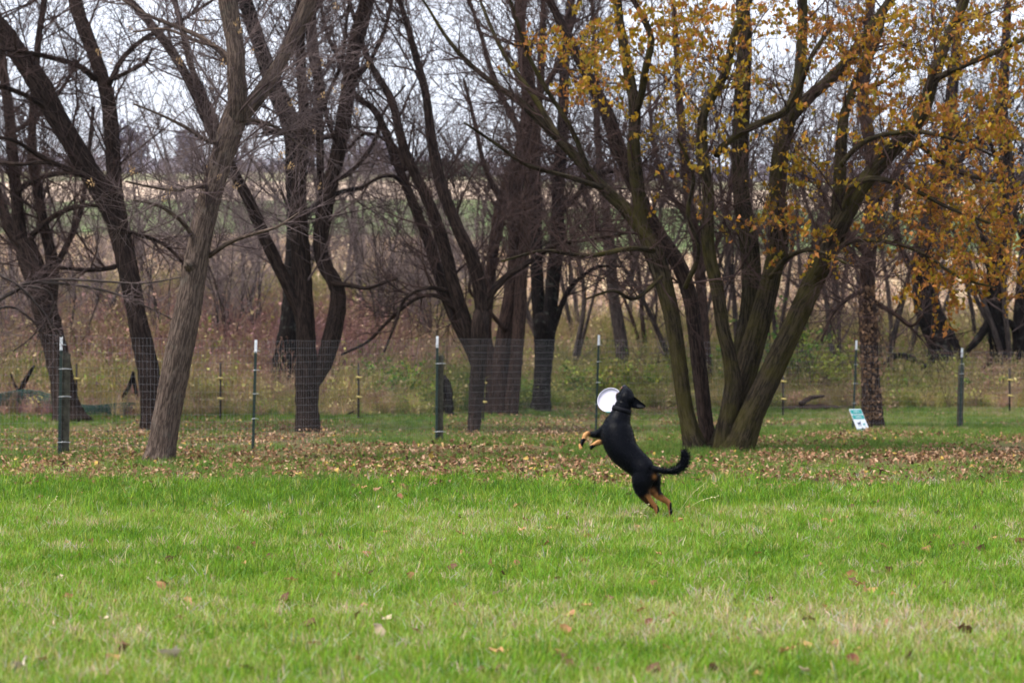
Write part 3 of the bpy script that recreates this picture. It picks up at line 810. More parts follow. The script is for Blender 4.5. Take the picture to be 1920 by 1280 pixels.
tree('bare_tree', 'black cracked trunk of a bare tree just behind the straight brown trunk', [
    ('trunk', 43.0, .4, [(530, 796, 58), (531, 750, 54), (534, 690, 50), (541, 630, 42), (548, 560, 38), (554, 480, 38), (556, 400, 38), (554, 330, 38), (551, 265, 37), (538, 215, 36), (515, 165, 34), (497, 115, 32), (480, 65, 29), (462, 10, 27)]),
    ('limb', 43.2, .6, [(552, 300, 22), (585, 240, 22), (600, 180, 22), (588, 100, 20), (580, 40, 18), (600, 0, 15)]),
    ('branch', 43.2, -1, [(546, 240, 15), (520, 250, 12), (480, 230, 10), (450, 235, 8)]),
    ('branch', 43.2, 1, [(515, 165, 15), (530, 110, 13), (545, 50, 11), (560, 0, 9)]),
    ('branch', 43.2, 1, [(556, 420, 13), (600, 380, 11), (640, 360, 9), (690, 350, 7)]),
], M_DARK, M_TWD, 6, n=(80, 600, 1400), l=(1.7, .9, .5), minpy=480, r=(.015, .007, .0038))

tree('bare_tree', 'slender bare tree near the middle fence post whose three stems fan out to the left', [
    ('trunk', 35.2, .2, [(888, 819, 24), (890, 780, 26), (894, 730, 28), (898, 670, 30), (900, 610, 34), (902, 585, 30)]),
    ('limb', 35.4, 1.2, [(898, 700, 22), (884, 655, 24), (860, 610, 24), (838, 560, 23), (818, 500, 21), (804, 455, 20), (782, 400, 19), (764, 355, 18), (742, 300, 17), (724, 250, 15), (700, 205, 13), (668, 180, 11), (640, 120, 9), (612, 60, 7), (600, 0, 5)]),
    ('limb', 35.4, .3, [(900, 680, 20), (878, 620, 26), (862, 570, 26), (848, 525, 25), (836, 475, 24), (820, 420, 23), (800, 372, 21), (778, 325, 19), (760, 285, 18), (748, 244, 17), (734, 187, 15), (712, 150, 13), (690, 110, 11), (672, 60, 9), (655, 0, 7)]),
    ('limb', 35.3, -.6, [(904, 600, 22), (898, 530, 27), (884, 482, 26), (868, 448, 25), (848, 404, 23), (828, 350, 22), (814, 290, 20), (806, 240, 19), (799, 180, 16), (782, 115, 14), (766, 56, 12), (749, 0, 10)]),
    ('limb', 35.3, -.5, [(906, 600, 12), (922, 550, 14), (948, 520, 13), (985, 496, 11), (1040, 460, 9), (1100, 450, 7), (1180, 436, 5)]),
    ('branch', 35.4, .8, [(858, 580, 10), (820, 555, 8), (780, 560, 7), (730, 600, 6), (690, 640, 5), (640, 665, 4)]),
    ('branch', 35.4, -.6, [(838, 545, 10), (800, 540, 8), (760, 560, 6), (740, 610, 5), (720, 660, 4)]),
    ('branch', 35.3, -.6, [(790, 400, 10), (750, 340, 8), (720, 330, 7), (680, 350, 5)]),
    ('branch', 35.4, .6, [(760, 320, 9), (745, 280, 8), (690, 250, 6), (650, 280, 4)]),
], M_BROWN, M_TWB, 7, n=(130, 1100, 2600), l=(1.4, .75, .4), minpy=600, r=(.012, .006, .0032), flare=.15)

tree('bare_tree', 'cluster of brown trunks growing from one base behind the middle of the fence', [
    ('trunk', 44.5, .2, [(936, 790, 40), (938, 740, 36), (940, 680, 32), (948, 610, 30), (962, 540, 32), (970, 480, 33), (966, 420, 32), (962, 370, 32), (975, 310, 34), (988, 244, 32), (992, 180, 28), (984, 112, 25), (975, 50, 22), (980, 0, 20)]),
    ('trunk', 44.3, -.3, [(956, 788, 26), (962, 730, 26), (968, 670, 25), (974, 600, 24), (977, 534, 23), (984, 450, 22), (990, 370, 20), (1000, 290, 18), (1010, 200, 16), (1015, 120, 14), (1018, 30, 12)]),
    ('trunk', 44.6, .6, [(918, 790, 26), (922, 740, 24), (920, 680, 22), (912, 620, 20), (918, 540, 20), (925, 470, 22), (938, 400, 26), (955, 340, 27), (970, 300, 24)]),
    ('branch', 44.3, -1, [(945, 380, 12), (925, 350, 10), (905, 300, 9), (890, 230, 8), (870, 150, 6)]),
    ('branch', 44.3, 1, [(985, 260, 14), (950, 200, 12), (920, 130, 10), (900, 60, 8), (880, 0, 6)]),
    ('branch', 44.3, 1, [(992, 200, 14), (1030, 150, 12), (1060, 90, 10), (1080, 20, 8)]),
    ('branch', 44.4, -1, [(948, 620, 9), (910, 575, 8), (880, 540, 6), (900, 480, 5)]),
], M_RED, M_TWB, 8, n=(130, 1000, 2300), l=(1.8, 1.0, .5), minpy=560, r=(.014, .007, .0038))

tree('bare_tree', 'nearly black trunk forking into two upright stems, behind the fence left of the leaping dog', [
    ('trunk', 47.0, .2, [(1014, 783, 36), (1015, 740, 34), (1018, 690, 34), (1021, 640, 38), (1021, 605, 42), (1021, 590, 36)]),
    ('limb', 47.1, .4, [(1012, 640, 24), (1010, 590, 24), (1007, 515, 24), (1005, 440, 23), (1004, 337, 22), (1000, 225, 21), (985, 130, 19), (975, 60, 16), (970, 0, 14)]),
    ('limb', 47.1, -.4, [(1026, 650, 26), (1031, 590, 28), (1038, 515, 28), (1045, 451, 26), (1046, 356, 25), (1052, 281, 23), (1056, 200, 20), (1060, 100, 18), (1070, 0, 15)]),
    ('branch', 47.1, -1, [(1034, 628, 13), (1050, 580, 11), (1066, 545, 10), (1090, 519, 8), (1124, 500, 6), (1170, 500, 4)]),
    ('branch', 47.0, -1, [(1046, 400, 14), (1080, 370, 11), (1110, 330, 9), (1160, 320, 7)]),
    ('branch', 47.0, 1, [(1003, 420, 13), (970, 390, 10), (930, 380, 8)]),
], M_DARK, M_TWD, 9, n=(110, 900, 2000), l=(1.9, 1.0, .52), minpy=560, r=(.015, .007, .004))

# the big tree that still has its yellow leaves
elm, elm_limbs, elm_tw = tree('yellow_leaved_tree', 'large many-stemmed tree with mossy trunks fanning from one base and yellow-orange leaves', [
    ('trunk', 28.4, .5, [(1304, 842, 40), (1294, 805, 33), (1284, 760, 30), (1277, 710, 29), (1269, 650, 29), (1259, 590, 31), (1246, 535, 34), (1235, 495, 34), (1217, 450, 31), (1178, 397, 26), (1127, 349, 21), (1090, 307, 19), (1045, 259, 17), (1007, 221, 15), (970, 187, 13), (925, 157, 11), (872, 112, 9), (835, 67, 7), (805, 19, 5)]),
    ('trunk', 28.8, 1.4, [(1330, 836, 26), (1323, 790, 27), (1317, 740, 28), (1310, 680, 28), (1303, 620, 28), (1293, 555, 28), (1272, 495, 28), (1236, 440, 27), (1200, 370, 25), (1168, 300, 25), (1141, 220, 25), (1108, 153, 22), (1075, 90, 18), (1040, 20, 15)], M_BROWN),
    ('limb', 28.8, -.4, [(1248, 535, 26), (1226, 490, 27), (1210, 440, 26), (1196, 356, 25), (1188, 281, 24), (1190, 206, 22), (1174, 112, 19), (1161, 37, 17), (1158, 0, 15)]),
    ('trunk', 28.1, -.5, [(1357, 844, 34), (1362, 800, 34), (1371, 750, 32), (1374, 710, 30), (1366, 660, 26), (1355, 615, 25), (1345, 545, 25), (1330, 475, 24), (1326, 420, 24), (1328, 365, 22), (1318, 285, 20), (1318, 220, 18), (1336, 180, 17), (1362, 131, 16), (1376, 67, 14), (1400, 10, 12)]),
    ('trunk', 28.6, 1.0, [(1352, 842, 40), (1366, 785, 38), (1380, 720, 40), (1396, 650, 42), (1406, 590, 40), (1410, 525, 37), (1404, 450, 35), (1392, 385, 32), (1388, 320, 31), (1389, 255, 30), (1392, 169, 30), (1396, 75, 28), (1392, 0, 25)], M_DKM),
    ('trunk', 28.3, .1, [(1364, 846, 36), (1378, 770, 42), (1394, 710, 44), (1414, 640, 42), (1432, 575, 40), (1449, 507, 37), (1461, 455, 35), (1460, 400, 32), (1458, 337, 31), (1467, 268, 31), (1482, 212, 28), (1496, 160, 22), (1504, 75, 20), (1505, 0, 18)]),
    ('trunk', 28.0, -.8, [(1382, 850, 54), (1395, 812, 50), (1412, 770, 46), (1444, 704, 43), (1475, 638, 41), (1505, 573, 40), (1535, 506, 40), (1556, 462, 40), (1574, 425, 36), (1593, 390, 33), (1620, 343, 31), (1657, 298, 30), (1698, 253, 29), (1730, 208, 26), (1746, 161, 24), (1764, 105, 22), (1782, 60, 19), (1808, 5, 16)]),
    ('limb', 28.0, .6, [(1553, 470, 26), (1566, 428, 26), (1573, 356, 24), (1577, 281, 22), (1581, 225, 20), (1592, 190, 17), (1610, 140, 14), (1640, 90, 12), (1660, 20, 10)]),
    ('limb', 28.3, .9, [(1474, 235, 20), (1490, 212, 24), (1520, 180, 23), (1557, 148, 22), (1591, 112, 21), (1636, 49, 19), (1670, 0, 17)]),
    ('branch', 28.0, -1.1, [(1343, 292, 13), (1356, 274, 13), (1392, 247, 13), (1437, 226, 14), (1478, 204, 13), (1504, 150, 11), (1525, 100, 9), (1560, 50, 7)]),
    ('branch', 28.2, -.9, [(1193, 212, 13), (1202, 180, 14), (1210, 131, 14), (1221, 75, 13), (1204, 30, 12), (1187, 0, 10)]),
    ('branch', 27.4, -1.2, [(1742, 165, 13), (1760, 146, 12), (1805, 124, 12), (1861, 101, 10), (1917, 75, 8), (1980, 50, 6)]),
    ('branch', 27.6, -1.0, [(1577, 310, 11), (1602, 280, 11), (1640, 258, 10), (1711, 247, 8), (1790, 262, 6), (1880, 300, 4)]),
    ('branch', 27.6, -1.2, [(1580, 400, 15), (1600, 350, 13), (1640, 335, 11), (1700, 350, 9), (1780, 390, 7), (1860, 420, 5)]),
    ('branch', 27.6, -1.2, [(1530, 515, 12), (1580, 460, 10), (1640, 450, 9), (1720, 470, 7), (1800, 520, 5), (1870, 540, 4)]),
    ('branch', 27.6, -1.2, [(1225, 470, 12), (1180, 466, 10), (1100, 480, 8), (1020, 470, 6), (940, 490, 4)]),
    ('branch', 27.6, -1.2, [(1130, 352, 11), (1060, 330, 9), (990, 310, 8), (930, 270, 6), (870, 230, 4)]),
    ('branch', 28.0, 1.2, [(1050, 262, 11), (1000, 180, 10), (950, 110, 8), (920, 50, 7), (900, 0, 5)]),
    ('branch', 27.6, -1.0, [(1105, 322, 10), (1070, 240, 9), (1020, 160, 8), (985, 90, 7), (960, 10, 5)]),
    ('branch', 27.8, -1.0, [(1285, 540, 10), (1310, 470, 9), (1290, 400, 9), (1300, 330, 7), (1270, 260, 6)]),
    ('branch', 27.8, -1.2, [(1240, 520, 9), (1190, 560, 7), (1150, 545, 6), (1100, 560, 4)]),
    ('branch', 27.8, 1.2, [(1700, 250, 12), (1760, 300, 10), (1820, 330, 8), (1900, 345, 6)]),
    ('branch', 27.9, -1.2, [(1445, 520, 10), (1480, 480, 9), (1530, 470, 7), (1600, 500, 5)]),
    ('root', 28.5, -.1, [(1300, 850, 24), (1318, 846, 30), (1340, 845, 30), (1362, 846, 30), (1384, 850, 24)]),
], M_MOSS, M_TWB, 10, n=(330, 2400, 5200), l=(1.15, .6, .32), minpy=560, K=16, up=.05, r=(.010, .005, .0027), flare=.4, fine=True)

tree('bare_tree', 'upright reddish-brown trunk with dead leaves clinging to it, right behind the leaning sign', [
    ('trunk', 38.4, .3, [(1637, 811, 42), (1636, 780, 38), (1633, 720, 36), (1630, 660, 35), (1627, 590, 33), (1626, 520, 31), (1632, 450, 28), (1638, 380, 26), (1635, 320, 25), (1628, 250, 24), (1618, 187, 23), (1625, 112, 20), (1630, 50, 18), (1632, 0, 16)]),
    ('branch', 38.4, -1, [(1628, 480, 14), (1590, 440, 11), (1560, 400, 9), (1530, 340, 7)]),
    ('branch', 38.4, -1, [(1630, 560, 11), (1680, 590, 9), (1710, 610, 7), (1730, 590, 5)]),
    ('branch', 38.4, 1, [(1632, 400, 13), (1670, 340, 11), (1710, 280, 9), (1740, 200, 7)]),
    ('branch', 38.4, -1, [(1626, 540, 10), (1590, 560, 8), (1560, 590, 7), (1540, 640, 5)]),
], M_RED, M_TWB, 11, n=(110, 900, 1900), l=(1.5, .8, .45), minpy=600, r=(.012, .006, .0035))
ivy = bpy.context.scene.objects[-1]
tree('bare_tree', 'thick dark crooked trunk leaning left in the brush beside the rightmost fence post', [
    ('trunk', 52.0, .6, [(1776, 722, 92), (1775, 685, 74), (1766, 640, 60), (1748, 600, 52), (1734, 555, 46), (1730, 500, 42), (1736, 440, 36), (1755, 370, 32), (1770, 300, 28), (1780, 220, 24), (1790, 120, 20), (1800, 20, 16)]),
    ('branch', 52.0, -1, [(1730, 520, 18), (1690, 470, 15), (1680, 400, 12), (1690, 320, 10)]),
    ('branch', 52.0, -1, [(1760, 350, 16), (1800, 300, 13), (1850, 250, 10), (1890, 170, 8)]),
], M_DARK, M_TWD, 12, n=(90, 700, 1700), l=(1.8, 1.0, .5), minpy=600, r=(.015, .007, .004))
tree('bare_tree', 'dark upright trunk near the right edge with a low side limb dropping to the left', [
    ('trunk', 52.5, .2, [(1876, 718, 44), (1874, 670, 36), (1867, 610, 34), (1868, 560, 34), (1874, 500, 32), (1882, 440, 30), (1890, 360, 27), (1886, 280, 24), (1880, 200, 21), (1885, 100, 18), (1890, 0, 14)]),
    ('branch', 52.5, -.6, [(1868, 590, 18), (1850, 612, 17), (1830, 640, 15), (1812, 660, 11), (1800, 690, 7)]),
    ('branch', 52.5, -.6, [(1868, 560, 11), (1855, 520, 9), (1850, 470, 8), (1835, 420, 6)]),
], M_DARK, M_TWD, 13, n=(80, 600, 1400), l=(1.8, 1.0, .5), minpy=600, r=(.015, .007, .004))
tree('bare_tree', 'dark trunk at the right edge of the picture with a stubby broken side limb', [
    ('trunk', 52.0, .2, [(1922, 716, 46), (1918, 660, 40), (1918, 600, 38), (1922, 540, 36), (1930, 460, 34), (1938, 370, 30), (1942, 250, 26), (1950, 120, 20), (1955, 0, 14)]),
    ('branch', 52.0, -.4, [(1910, 640, 14), (1901, 615, 12), (1893, 602, 9)]),
    ('branch', 52.0, -.8, [(1930, 470, 14), (1900, 400, 12), (1880, 330, 10), (1850, 250, 7)]),
], M_DARK, M_TWD, 14, n=(60, 450, 1000), l=(1.8, 1.0, .5), minpy=600, r=(.015, .007, .004))
tree('bare_tree', 'blurred grey-brown tree on the slope between the black forked trunk and the yellow-leaved tree', [
    ('trunk', 53.0, .4, [(1167, 672, 26), (1163, 630, 24), (1156, 590, 23), (1148, 540, 22), (1146, 490, 20), (1140, 420, 18), (1128, 340, 16), (1120, 250, 13), (1118, 150, 10), (1112, 40, 8)]),
    ('branch', 53.0, .6, [(1148, 560, 12), (1180, 520, 10), (1200, 460, 9), (1215, 390, 7)]),
    ('branch', 53.0, -.6, [(1142, 450, 10), (1110, 400, 8), (1090, 340, 7), (1085, 260, 5)]),
], M_GREY, M_TWB, 15, n=(90, 700, 1500), l=(1.8, 1.0, .5), minpy=600, r=(.014, .007, .004))
tree('bare_tree', 'reddish trunk seen between the first stems of the yellow-leaved tree, farther back', [
    ('trunk', 50.0, .4, [(1322, 720, 28), (1321, 660, 24), (1318, 600, 22), (1314, 530, 21), (1306, 450, 20), (1290, 360, 18), (1280, 260, 16), (1272, 160, 13), (1265, 40, 10)]),
    ('branch', 50.0, -.8, [(1312, 520, 11), (1350, 440, 10), (1370, 350, 9), (1380, 240, 7)]),
    ('branch', 50.0, .8, [(1300, 420, 11), (1250, 350, 10), (1225, 260, 8), (1215, 150, 6)]),
], M_RED, M_TWB, 16, n=(100, 800, 1700), l=(1.9, 1.05, .52), minpy=600, r=(.014, .007, .004))

# bare trees up the slope behind, each with its own stems
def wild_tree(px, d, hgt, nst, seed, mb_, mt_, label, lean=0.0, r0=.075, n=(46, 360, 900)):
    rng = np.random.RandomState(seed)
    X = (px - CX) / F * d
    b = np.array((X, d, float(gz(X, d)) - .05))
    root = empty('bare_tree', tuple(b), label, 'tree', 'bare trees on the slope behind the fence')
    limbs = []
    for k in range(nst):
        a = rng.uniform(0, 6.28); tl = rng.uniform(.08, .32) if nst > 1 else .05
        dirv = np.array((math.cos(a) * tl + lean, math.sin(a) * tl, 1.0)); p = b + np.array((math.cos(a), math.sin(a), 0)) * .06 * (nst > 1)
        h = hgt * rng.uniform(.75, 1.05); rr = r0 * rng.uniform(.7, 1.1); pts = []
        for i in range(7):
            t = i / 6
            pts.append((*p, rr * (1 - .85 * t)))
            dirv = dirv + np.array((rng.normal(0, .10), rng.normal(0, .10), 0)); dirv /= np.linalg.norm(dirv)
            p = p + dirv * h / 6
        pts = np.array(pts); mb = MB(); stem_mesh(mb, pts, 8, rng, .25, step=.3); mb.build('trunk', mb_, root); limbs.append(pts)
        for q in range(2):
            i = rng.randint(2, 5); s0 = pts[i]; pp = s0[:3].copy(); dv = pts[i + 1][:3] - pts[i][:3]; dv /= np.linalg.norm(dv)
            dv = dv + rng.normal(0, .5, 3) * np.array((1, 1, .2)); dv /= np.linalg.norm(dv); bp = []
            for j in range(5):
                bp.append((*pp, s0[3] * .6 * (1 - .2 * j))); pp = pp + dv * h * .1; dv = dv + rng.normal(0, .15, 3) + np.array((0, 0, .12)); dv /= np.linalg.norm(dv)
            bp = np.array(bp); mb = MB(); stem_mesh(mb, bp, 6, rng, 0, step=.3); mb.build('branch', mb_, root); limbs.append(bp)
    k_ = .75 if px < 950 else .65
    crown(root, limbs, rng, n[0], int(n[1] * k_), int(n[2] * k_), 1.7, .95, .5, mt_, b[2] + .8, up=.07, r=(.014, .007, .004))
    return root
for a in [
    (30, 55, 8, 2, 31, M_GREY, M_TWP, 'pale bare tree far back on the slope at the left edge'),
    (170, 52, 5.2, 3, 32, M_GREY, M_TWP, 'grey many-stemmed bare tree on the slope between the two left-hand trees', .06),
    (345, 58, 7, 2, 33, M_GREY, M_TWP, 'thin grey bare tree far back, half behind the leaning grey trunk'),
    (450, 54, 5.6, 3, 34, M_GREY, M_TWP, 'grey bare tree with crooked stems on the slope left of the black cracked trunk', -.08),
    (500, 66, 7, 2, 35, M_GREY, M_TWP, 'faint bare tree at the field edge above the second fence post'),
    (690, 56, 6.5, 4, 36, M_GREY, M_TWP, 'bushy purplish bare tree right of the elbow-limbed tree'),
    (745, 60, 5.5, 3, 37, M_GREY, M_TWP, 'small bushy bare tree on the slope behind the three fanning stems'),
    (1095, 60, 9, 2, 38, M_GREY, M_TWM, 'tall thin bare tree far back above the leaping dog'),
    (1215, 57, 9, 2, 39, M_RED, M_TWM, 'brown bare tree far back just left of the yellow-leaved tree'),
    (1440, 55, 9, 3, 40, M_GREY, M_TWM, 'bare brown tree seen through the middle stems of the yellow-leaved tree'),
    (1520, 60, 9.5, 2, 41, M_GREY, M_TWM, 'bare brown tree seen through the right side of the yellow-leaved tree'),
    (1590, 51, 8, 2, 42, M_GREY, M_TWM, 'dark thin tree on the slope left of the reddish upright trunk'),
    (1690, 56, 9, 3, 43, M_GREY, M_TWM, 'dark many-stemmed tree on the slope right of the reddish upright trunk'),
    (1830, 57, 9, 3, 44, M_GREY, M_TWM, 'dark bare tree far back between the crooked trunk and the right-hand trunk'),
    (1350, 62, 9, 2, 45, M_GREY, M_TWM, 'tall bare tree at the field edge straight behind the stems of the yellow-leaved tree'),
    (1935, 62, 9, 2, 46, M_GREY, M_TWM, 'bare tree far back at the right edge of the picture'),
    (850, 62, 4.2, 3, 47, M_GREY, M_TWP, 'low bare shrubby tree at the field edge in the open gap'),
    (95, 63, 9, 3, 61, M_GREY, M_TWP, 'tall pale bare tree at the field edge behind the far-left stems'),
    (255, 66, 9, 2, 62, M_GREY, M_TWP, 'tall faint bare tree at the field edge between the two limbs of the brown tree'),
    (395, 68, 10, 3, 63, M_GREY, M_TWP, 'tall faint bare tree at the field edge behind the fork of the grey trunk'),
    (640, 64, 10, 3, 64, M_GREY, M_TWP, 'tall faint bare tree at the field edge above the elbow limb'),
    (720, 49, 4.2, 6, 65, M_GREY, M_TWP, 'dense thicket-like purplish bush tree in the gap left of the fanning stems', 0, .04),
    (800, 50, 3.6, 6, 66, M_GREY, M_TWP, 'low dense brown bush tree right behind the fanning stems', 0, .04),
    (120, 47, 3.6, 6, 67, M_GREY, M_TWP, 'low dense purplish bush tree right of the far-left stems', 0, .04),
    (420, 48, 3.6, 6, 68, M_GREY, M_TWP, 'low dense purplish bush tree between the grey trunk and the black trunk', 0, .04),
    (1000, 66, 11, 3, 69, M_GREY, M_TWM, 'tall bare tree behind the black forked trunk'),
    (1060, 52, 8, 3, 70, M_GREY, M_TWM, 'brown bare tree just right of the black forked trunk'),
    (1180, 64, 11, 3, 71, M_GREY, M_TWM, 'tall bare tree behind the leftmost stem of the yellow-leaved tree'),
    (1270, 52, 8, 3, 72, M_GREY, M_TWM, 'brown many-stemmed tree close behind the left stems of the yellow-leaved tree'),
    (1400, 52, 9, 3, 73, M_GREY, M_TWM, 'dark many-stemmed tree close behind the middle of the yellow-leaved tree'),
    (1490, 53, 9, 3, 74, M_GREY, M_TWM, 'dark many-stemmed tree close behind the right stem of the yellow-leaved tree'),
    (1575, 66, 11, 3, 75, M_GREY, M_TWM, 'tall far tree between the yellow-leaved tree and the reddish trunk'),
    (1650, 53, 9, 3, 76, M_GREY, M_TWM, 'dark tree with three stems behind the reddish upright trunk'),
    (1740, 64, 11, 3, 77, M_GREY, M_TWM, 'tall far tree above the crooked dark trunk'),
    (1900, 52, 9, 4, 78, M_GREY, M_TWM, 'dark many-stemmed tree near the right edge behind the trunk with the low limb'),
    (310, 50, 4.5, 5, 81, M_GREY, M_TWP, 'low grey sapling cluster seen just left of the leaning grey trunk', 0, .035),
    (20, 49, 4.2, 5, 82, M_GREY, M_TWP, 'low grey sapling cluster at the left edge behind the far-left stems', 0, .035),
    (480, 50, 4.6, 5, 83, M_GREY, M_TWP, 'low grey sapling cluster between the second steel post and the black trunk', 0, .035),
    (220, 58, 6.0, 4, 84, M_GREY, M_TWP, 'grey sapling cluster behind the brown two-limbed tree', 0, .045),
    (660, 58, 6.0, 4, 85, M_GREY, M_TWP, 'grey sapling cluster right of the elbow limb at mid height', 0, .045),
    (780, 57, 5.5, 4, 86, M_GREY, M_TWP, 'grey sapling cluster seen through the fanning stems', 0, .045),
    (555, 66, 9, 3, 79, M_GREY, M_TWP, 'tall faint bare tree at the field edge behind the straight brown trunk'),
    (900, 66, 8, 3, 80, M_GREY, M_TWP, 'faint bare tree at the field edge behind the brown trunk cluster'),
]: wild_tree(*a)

# ---------------------------------------------------------------- yellow and orange leaves of the big tree
rng = np.random.RandomState(50)
YEL = np.array([(.36, .205, .010), (.28, .185, .012), (.37, .165, .018), (.33, .125, .028), (.20, .155, .012), (.29, .115, .032)])
clumps = [  # where the leaves hang: picture x, y, half width, half height, how many, share of orange
    (1075, 60, 60, 35, 90, .4), (1130, 85, 70, 40, 150, .3), (1020, 85, 40, 30, 50, .6), (1160, 70, 60, 50, 110, .2), (1120, 150, 40, 45, 80, .3),
    (1085, 175, 30, 28, 60, .6), (1170, 120, 50, 50, 90, .2), (1245, 40, 70, 45, 160, .4), (1290, 90, 60, 60, 160, .3), (1310, 40, 50, 45, 110, .5),
    (1270, 150, 60, 50, 100, .3), (1390, 60, 60, 60, 120, .3), (1360, 130, 50, 50, 90, .2), (1450, 40, 60, 45, 120, .4), (1545, 55, 60, 50, 160, .7),
    (1600, 60, 50, 50, 120, .7), (1590, 110, 60, 40, 150, .7), (1640, 100, 40, 30, 90, .7), (1700, 30, 70, 40, 130, .3), (1770, 55, 60, 50, 160, .3),
    (1850, 40, 80, 55, 220, .5), (1900, 90, 60, 60, 140, .5), (1820, 110, 80, 50, 150, .3), (1700, 130, 50, 40, 80, .2), (1660, 195, 70, 30, 130, .7),
    (1720, 215, 70, 40, 200, .7), (1770, 230, 70, 40, 200, .6), (1840, 200, 80, 50, 200, .4), (1900, 190, 50, 60, 120, .5), (1880, 260, 60, 50, 150, .4),
    (1790, 290, 60, 35, 110, .5), (1740, 330, 60, 40, 160, .6), (1800, 370, 90, 50, 260, .6), (1870, 370, 70, 70, 220, .6), (1720, 400, 70, 50, 190, .7),
    (1780, 440, 80, 40, 220, .6), (1860, 450, 80, 50, 220, .6), (1740, 500, 60, 40, 110, .6), (1800, 500, 60, 40, 120, .6), (1890, 510, 50, 50, 110, .6),
    (1775, 570, 35, 40, 60, .5), (1745, 545, 35, 20, 30, .5), (1480, 270, 50, 40, 70, .1), (1520, 310, 50, 40, 60, .1), (1560, 330, 50, 30, 80, .2), (1470, 340, 40, 50, 50, .1),
    (1440, 390, 40, 30, 40, .2), (1510, 420, 60, 40, 90, .5), (1560, 460, 40, 40, 60, .5), (1450, 460, 30, 30, 30, .5), (1295, 320, 30, 30, 26, .3), (1330, 410, 30, 30, 16, .4),
    (1290, 220, 60, 60, 80, .1), (1255, 250, 40, 50, 40, .1), (1350, 230, 40, 60, 50, .1), (1250, 330, 30, 20, 16, .2), (1420, 160, 60, 60, 70, .2), (1230, 360, 20, 10, 12, .2), (1330, 15, 120, 25, 120, .5), (1620, 15, 120, 25, 130, .6),
    (1650, 270, 60, 40, 40, .3), (1545, 230, 60, 50, 40, .3), (1620, 400, 60, 50, 40, .4), (1190, 20, 80, 25, 70, .4), (960, 100, 30, 20, 12, .6)]
pos, colr = [], []
sprig = MB()
for (cx, cy, rx, ry, n, org) in clumps:
    nsp = max(3, n // 6)
    spx = cx + rng.normal(0, .55, nsp) * rx; spy = cy + rng.normal(0, .55, nsp) * ry; spd = 27.6 + rng.normal(0, 1.3, nsp)
    ds = np.stack([at(a, b, c) for a, b, c in zip(spx, spy, spd)])
    dv = norm(np.stack([rng.normal(0, 1, nsp), rng.normal(0, 1, nsp), rng.normal(-.1, .5, nsp)], -1))
    Pt = grow(rng, ds, dv, rng.uniform(.3, .6, nsp), 5, .15, -.06)
    V, Q = tubes(Pt, np.linspace(.0035, .0018, 5)[None] * np.ones((nsp, 1)), 3); sprig.add(V, Q=Q)
    p, d, _, i = spawn(rng, Pt, int(n * (2.4 if cx < 1640 else 2.7)), .1, 1.0, .9)
    pos.append(p + np.array((0, 0, -.02)) + rng.normal(0, .012, p.shape))
    o = rng.rand(len(p)) < org * .95
    ci = np.where(o, rng.choice([2, 3, 3, 5], len(p)), rng.choice([0, 0, 1, 4], len(p)))
    colr.append(YEL[ci] * rng.uniform(.7, 1.15, (len(p), 1)))
sprig.build('leaf_twigs', M_TWB, elm, kind='stuff')
pos = np.concatenate(pos); colr = np.concatenate(colr)
size = rng.uniform(.040, .084, len(pos))
order = np.argsort(-(size / pos[:, 1]) * ((np.abs(pos[:, 0]) < .24 * pos[:, 1]) & (pos[:, 2] < HC + 1.0 + .172 * pos[:, 1])))
single, rest = order[:300], order[300:]
Mx = rotm(rng, len(pos))
hang = np.array([[0, 0, -1], [0, 1, 0], [1, 0, 0]])              # leaves hang from their stalks
Mh = rotm(rng, len(pos), .55) @ hang[None]
Mh = np.where((rng.rand(len(pos)) < .6)[:, None, None], Mh, Mx)
lm = MB()
shapes = [leaf_shape(curl=c, wide=w_, drop=dr, seed=40 + i) for i, (c, w_, dr) in enumerate([(.2, .34, .15), (.6, .30, .4), (.1, .38, .05), (1.0, .28, .6)])]
for k in range(4):
    s_ = rest[rest % 4 == k]
    stamp(lm, shapes[k], pos[s_], Mh[s_], size[s_], colr[s_])
lm.build('leaves', M_LEAF, elm, kind='stuff')
from mathutils import Matrix
leaf_me = []
for ci in range(6):
    for k in range(2):
        mb = MB(); mb.add(shapes[k * 2 + ci % 2][0], Q=shapes[k * 2 + ci % 2][1], col=tuple(YEL[ci])); leaf_me.append((YEL[ci], mb.mesh('leaf', M_LEAF)))
er = wloc(elm)
for q in single:
    ci = int(np.argmin([np.abs(c / c.sum() - colr[q] / colr[q].sum()).sum() for c in YEL]))
    o = bpy.data.objects.new('leaf', leaf_me[ci * 2 + (q % 2)][1]); C.objects.link(o); o.parent = elm
    o.matrix_local = Matrix.Translation(pos[q] - er) @ Matrix(Mh[q].tolist()).to_4x4() @ Matrix.Scale(float(size[q]), 4)
# tan bunches of winged seeds on the grey leaning tree, and a few dead leaves caught in the others
B2 = ash_tw[1]
er = wloc(ash)
def bunch(seed):
    r = np.random.RandomState(seed); mb = MB(); n = 12
    p = np.stack([r.normal(0, .018, n), r.normal(0, .018, n), -np.abs(r.normal(.03, .03, n))], -1)
    stamp(mb, leaf_shape(seed=seed, wide=.16, curl=.3), p, rotm(r, n, .5) @ hang[None], r.uniform(.03, .045, n), np.array((.42, .27, .13)) * r.uniform(.7, 1.2, (n, 1)))
    return mb.mesh('seed_bunch', M_DRY)
bm_ = [bunch(60 + i) for i in range(3)]
for q in range(70):
    p = B2[rng.randint(len(B2)), rng.randint(2, 5)]
    o = bpy.data.objects.new('seed_bunch', bm_[q % 3]); C.objects.link(o); o.parent = ash; o.location = p - er; o['kind'] = 'stuff'
    s_ = rng.uniform(.6, 1.2); o.scale = (s_, s_, s_); o.rotation_euler = (0, 0, rng.uniform(0, 6.28))

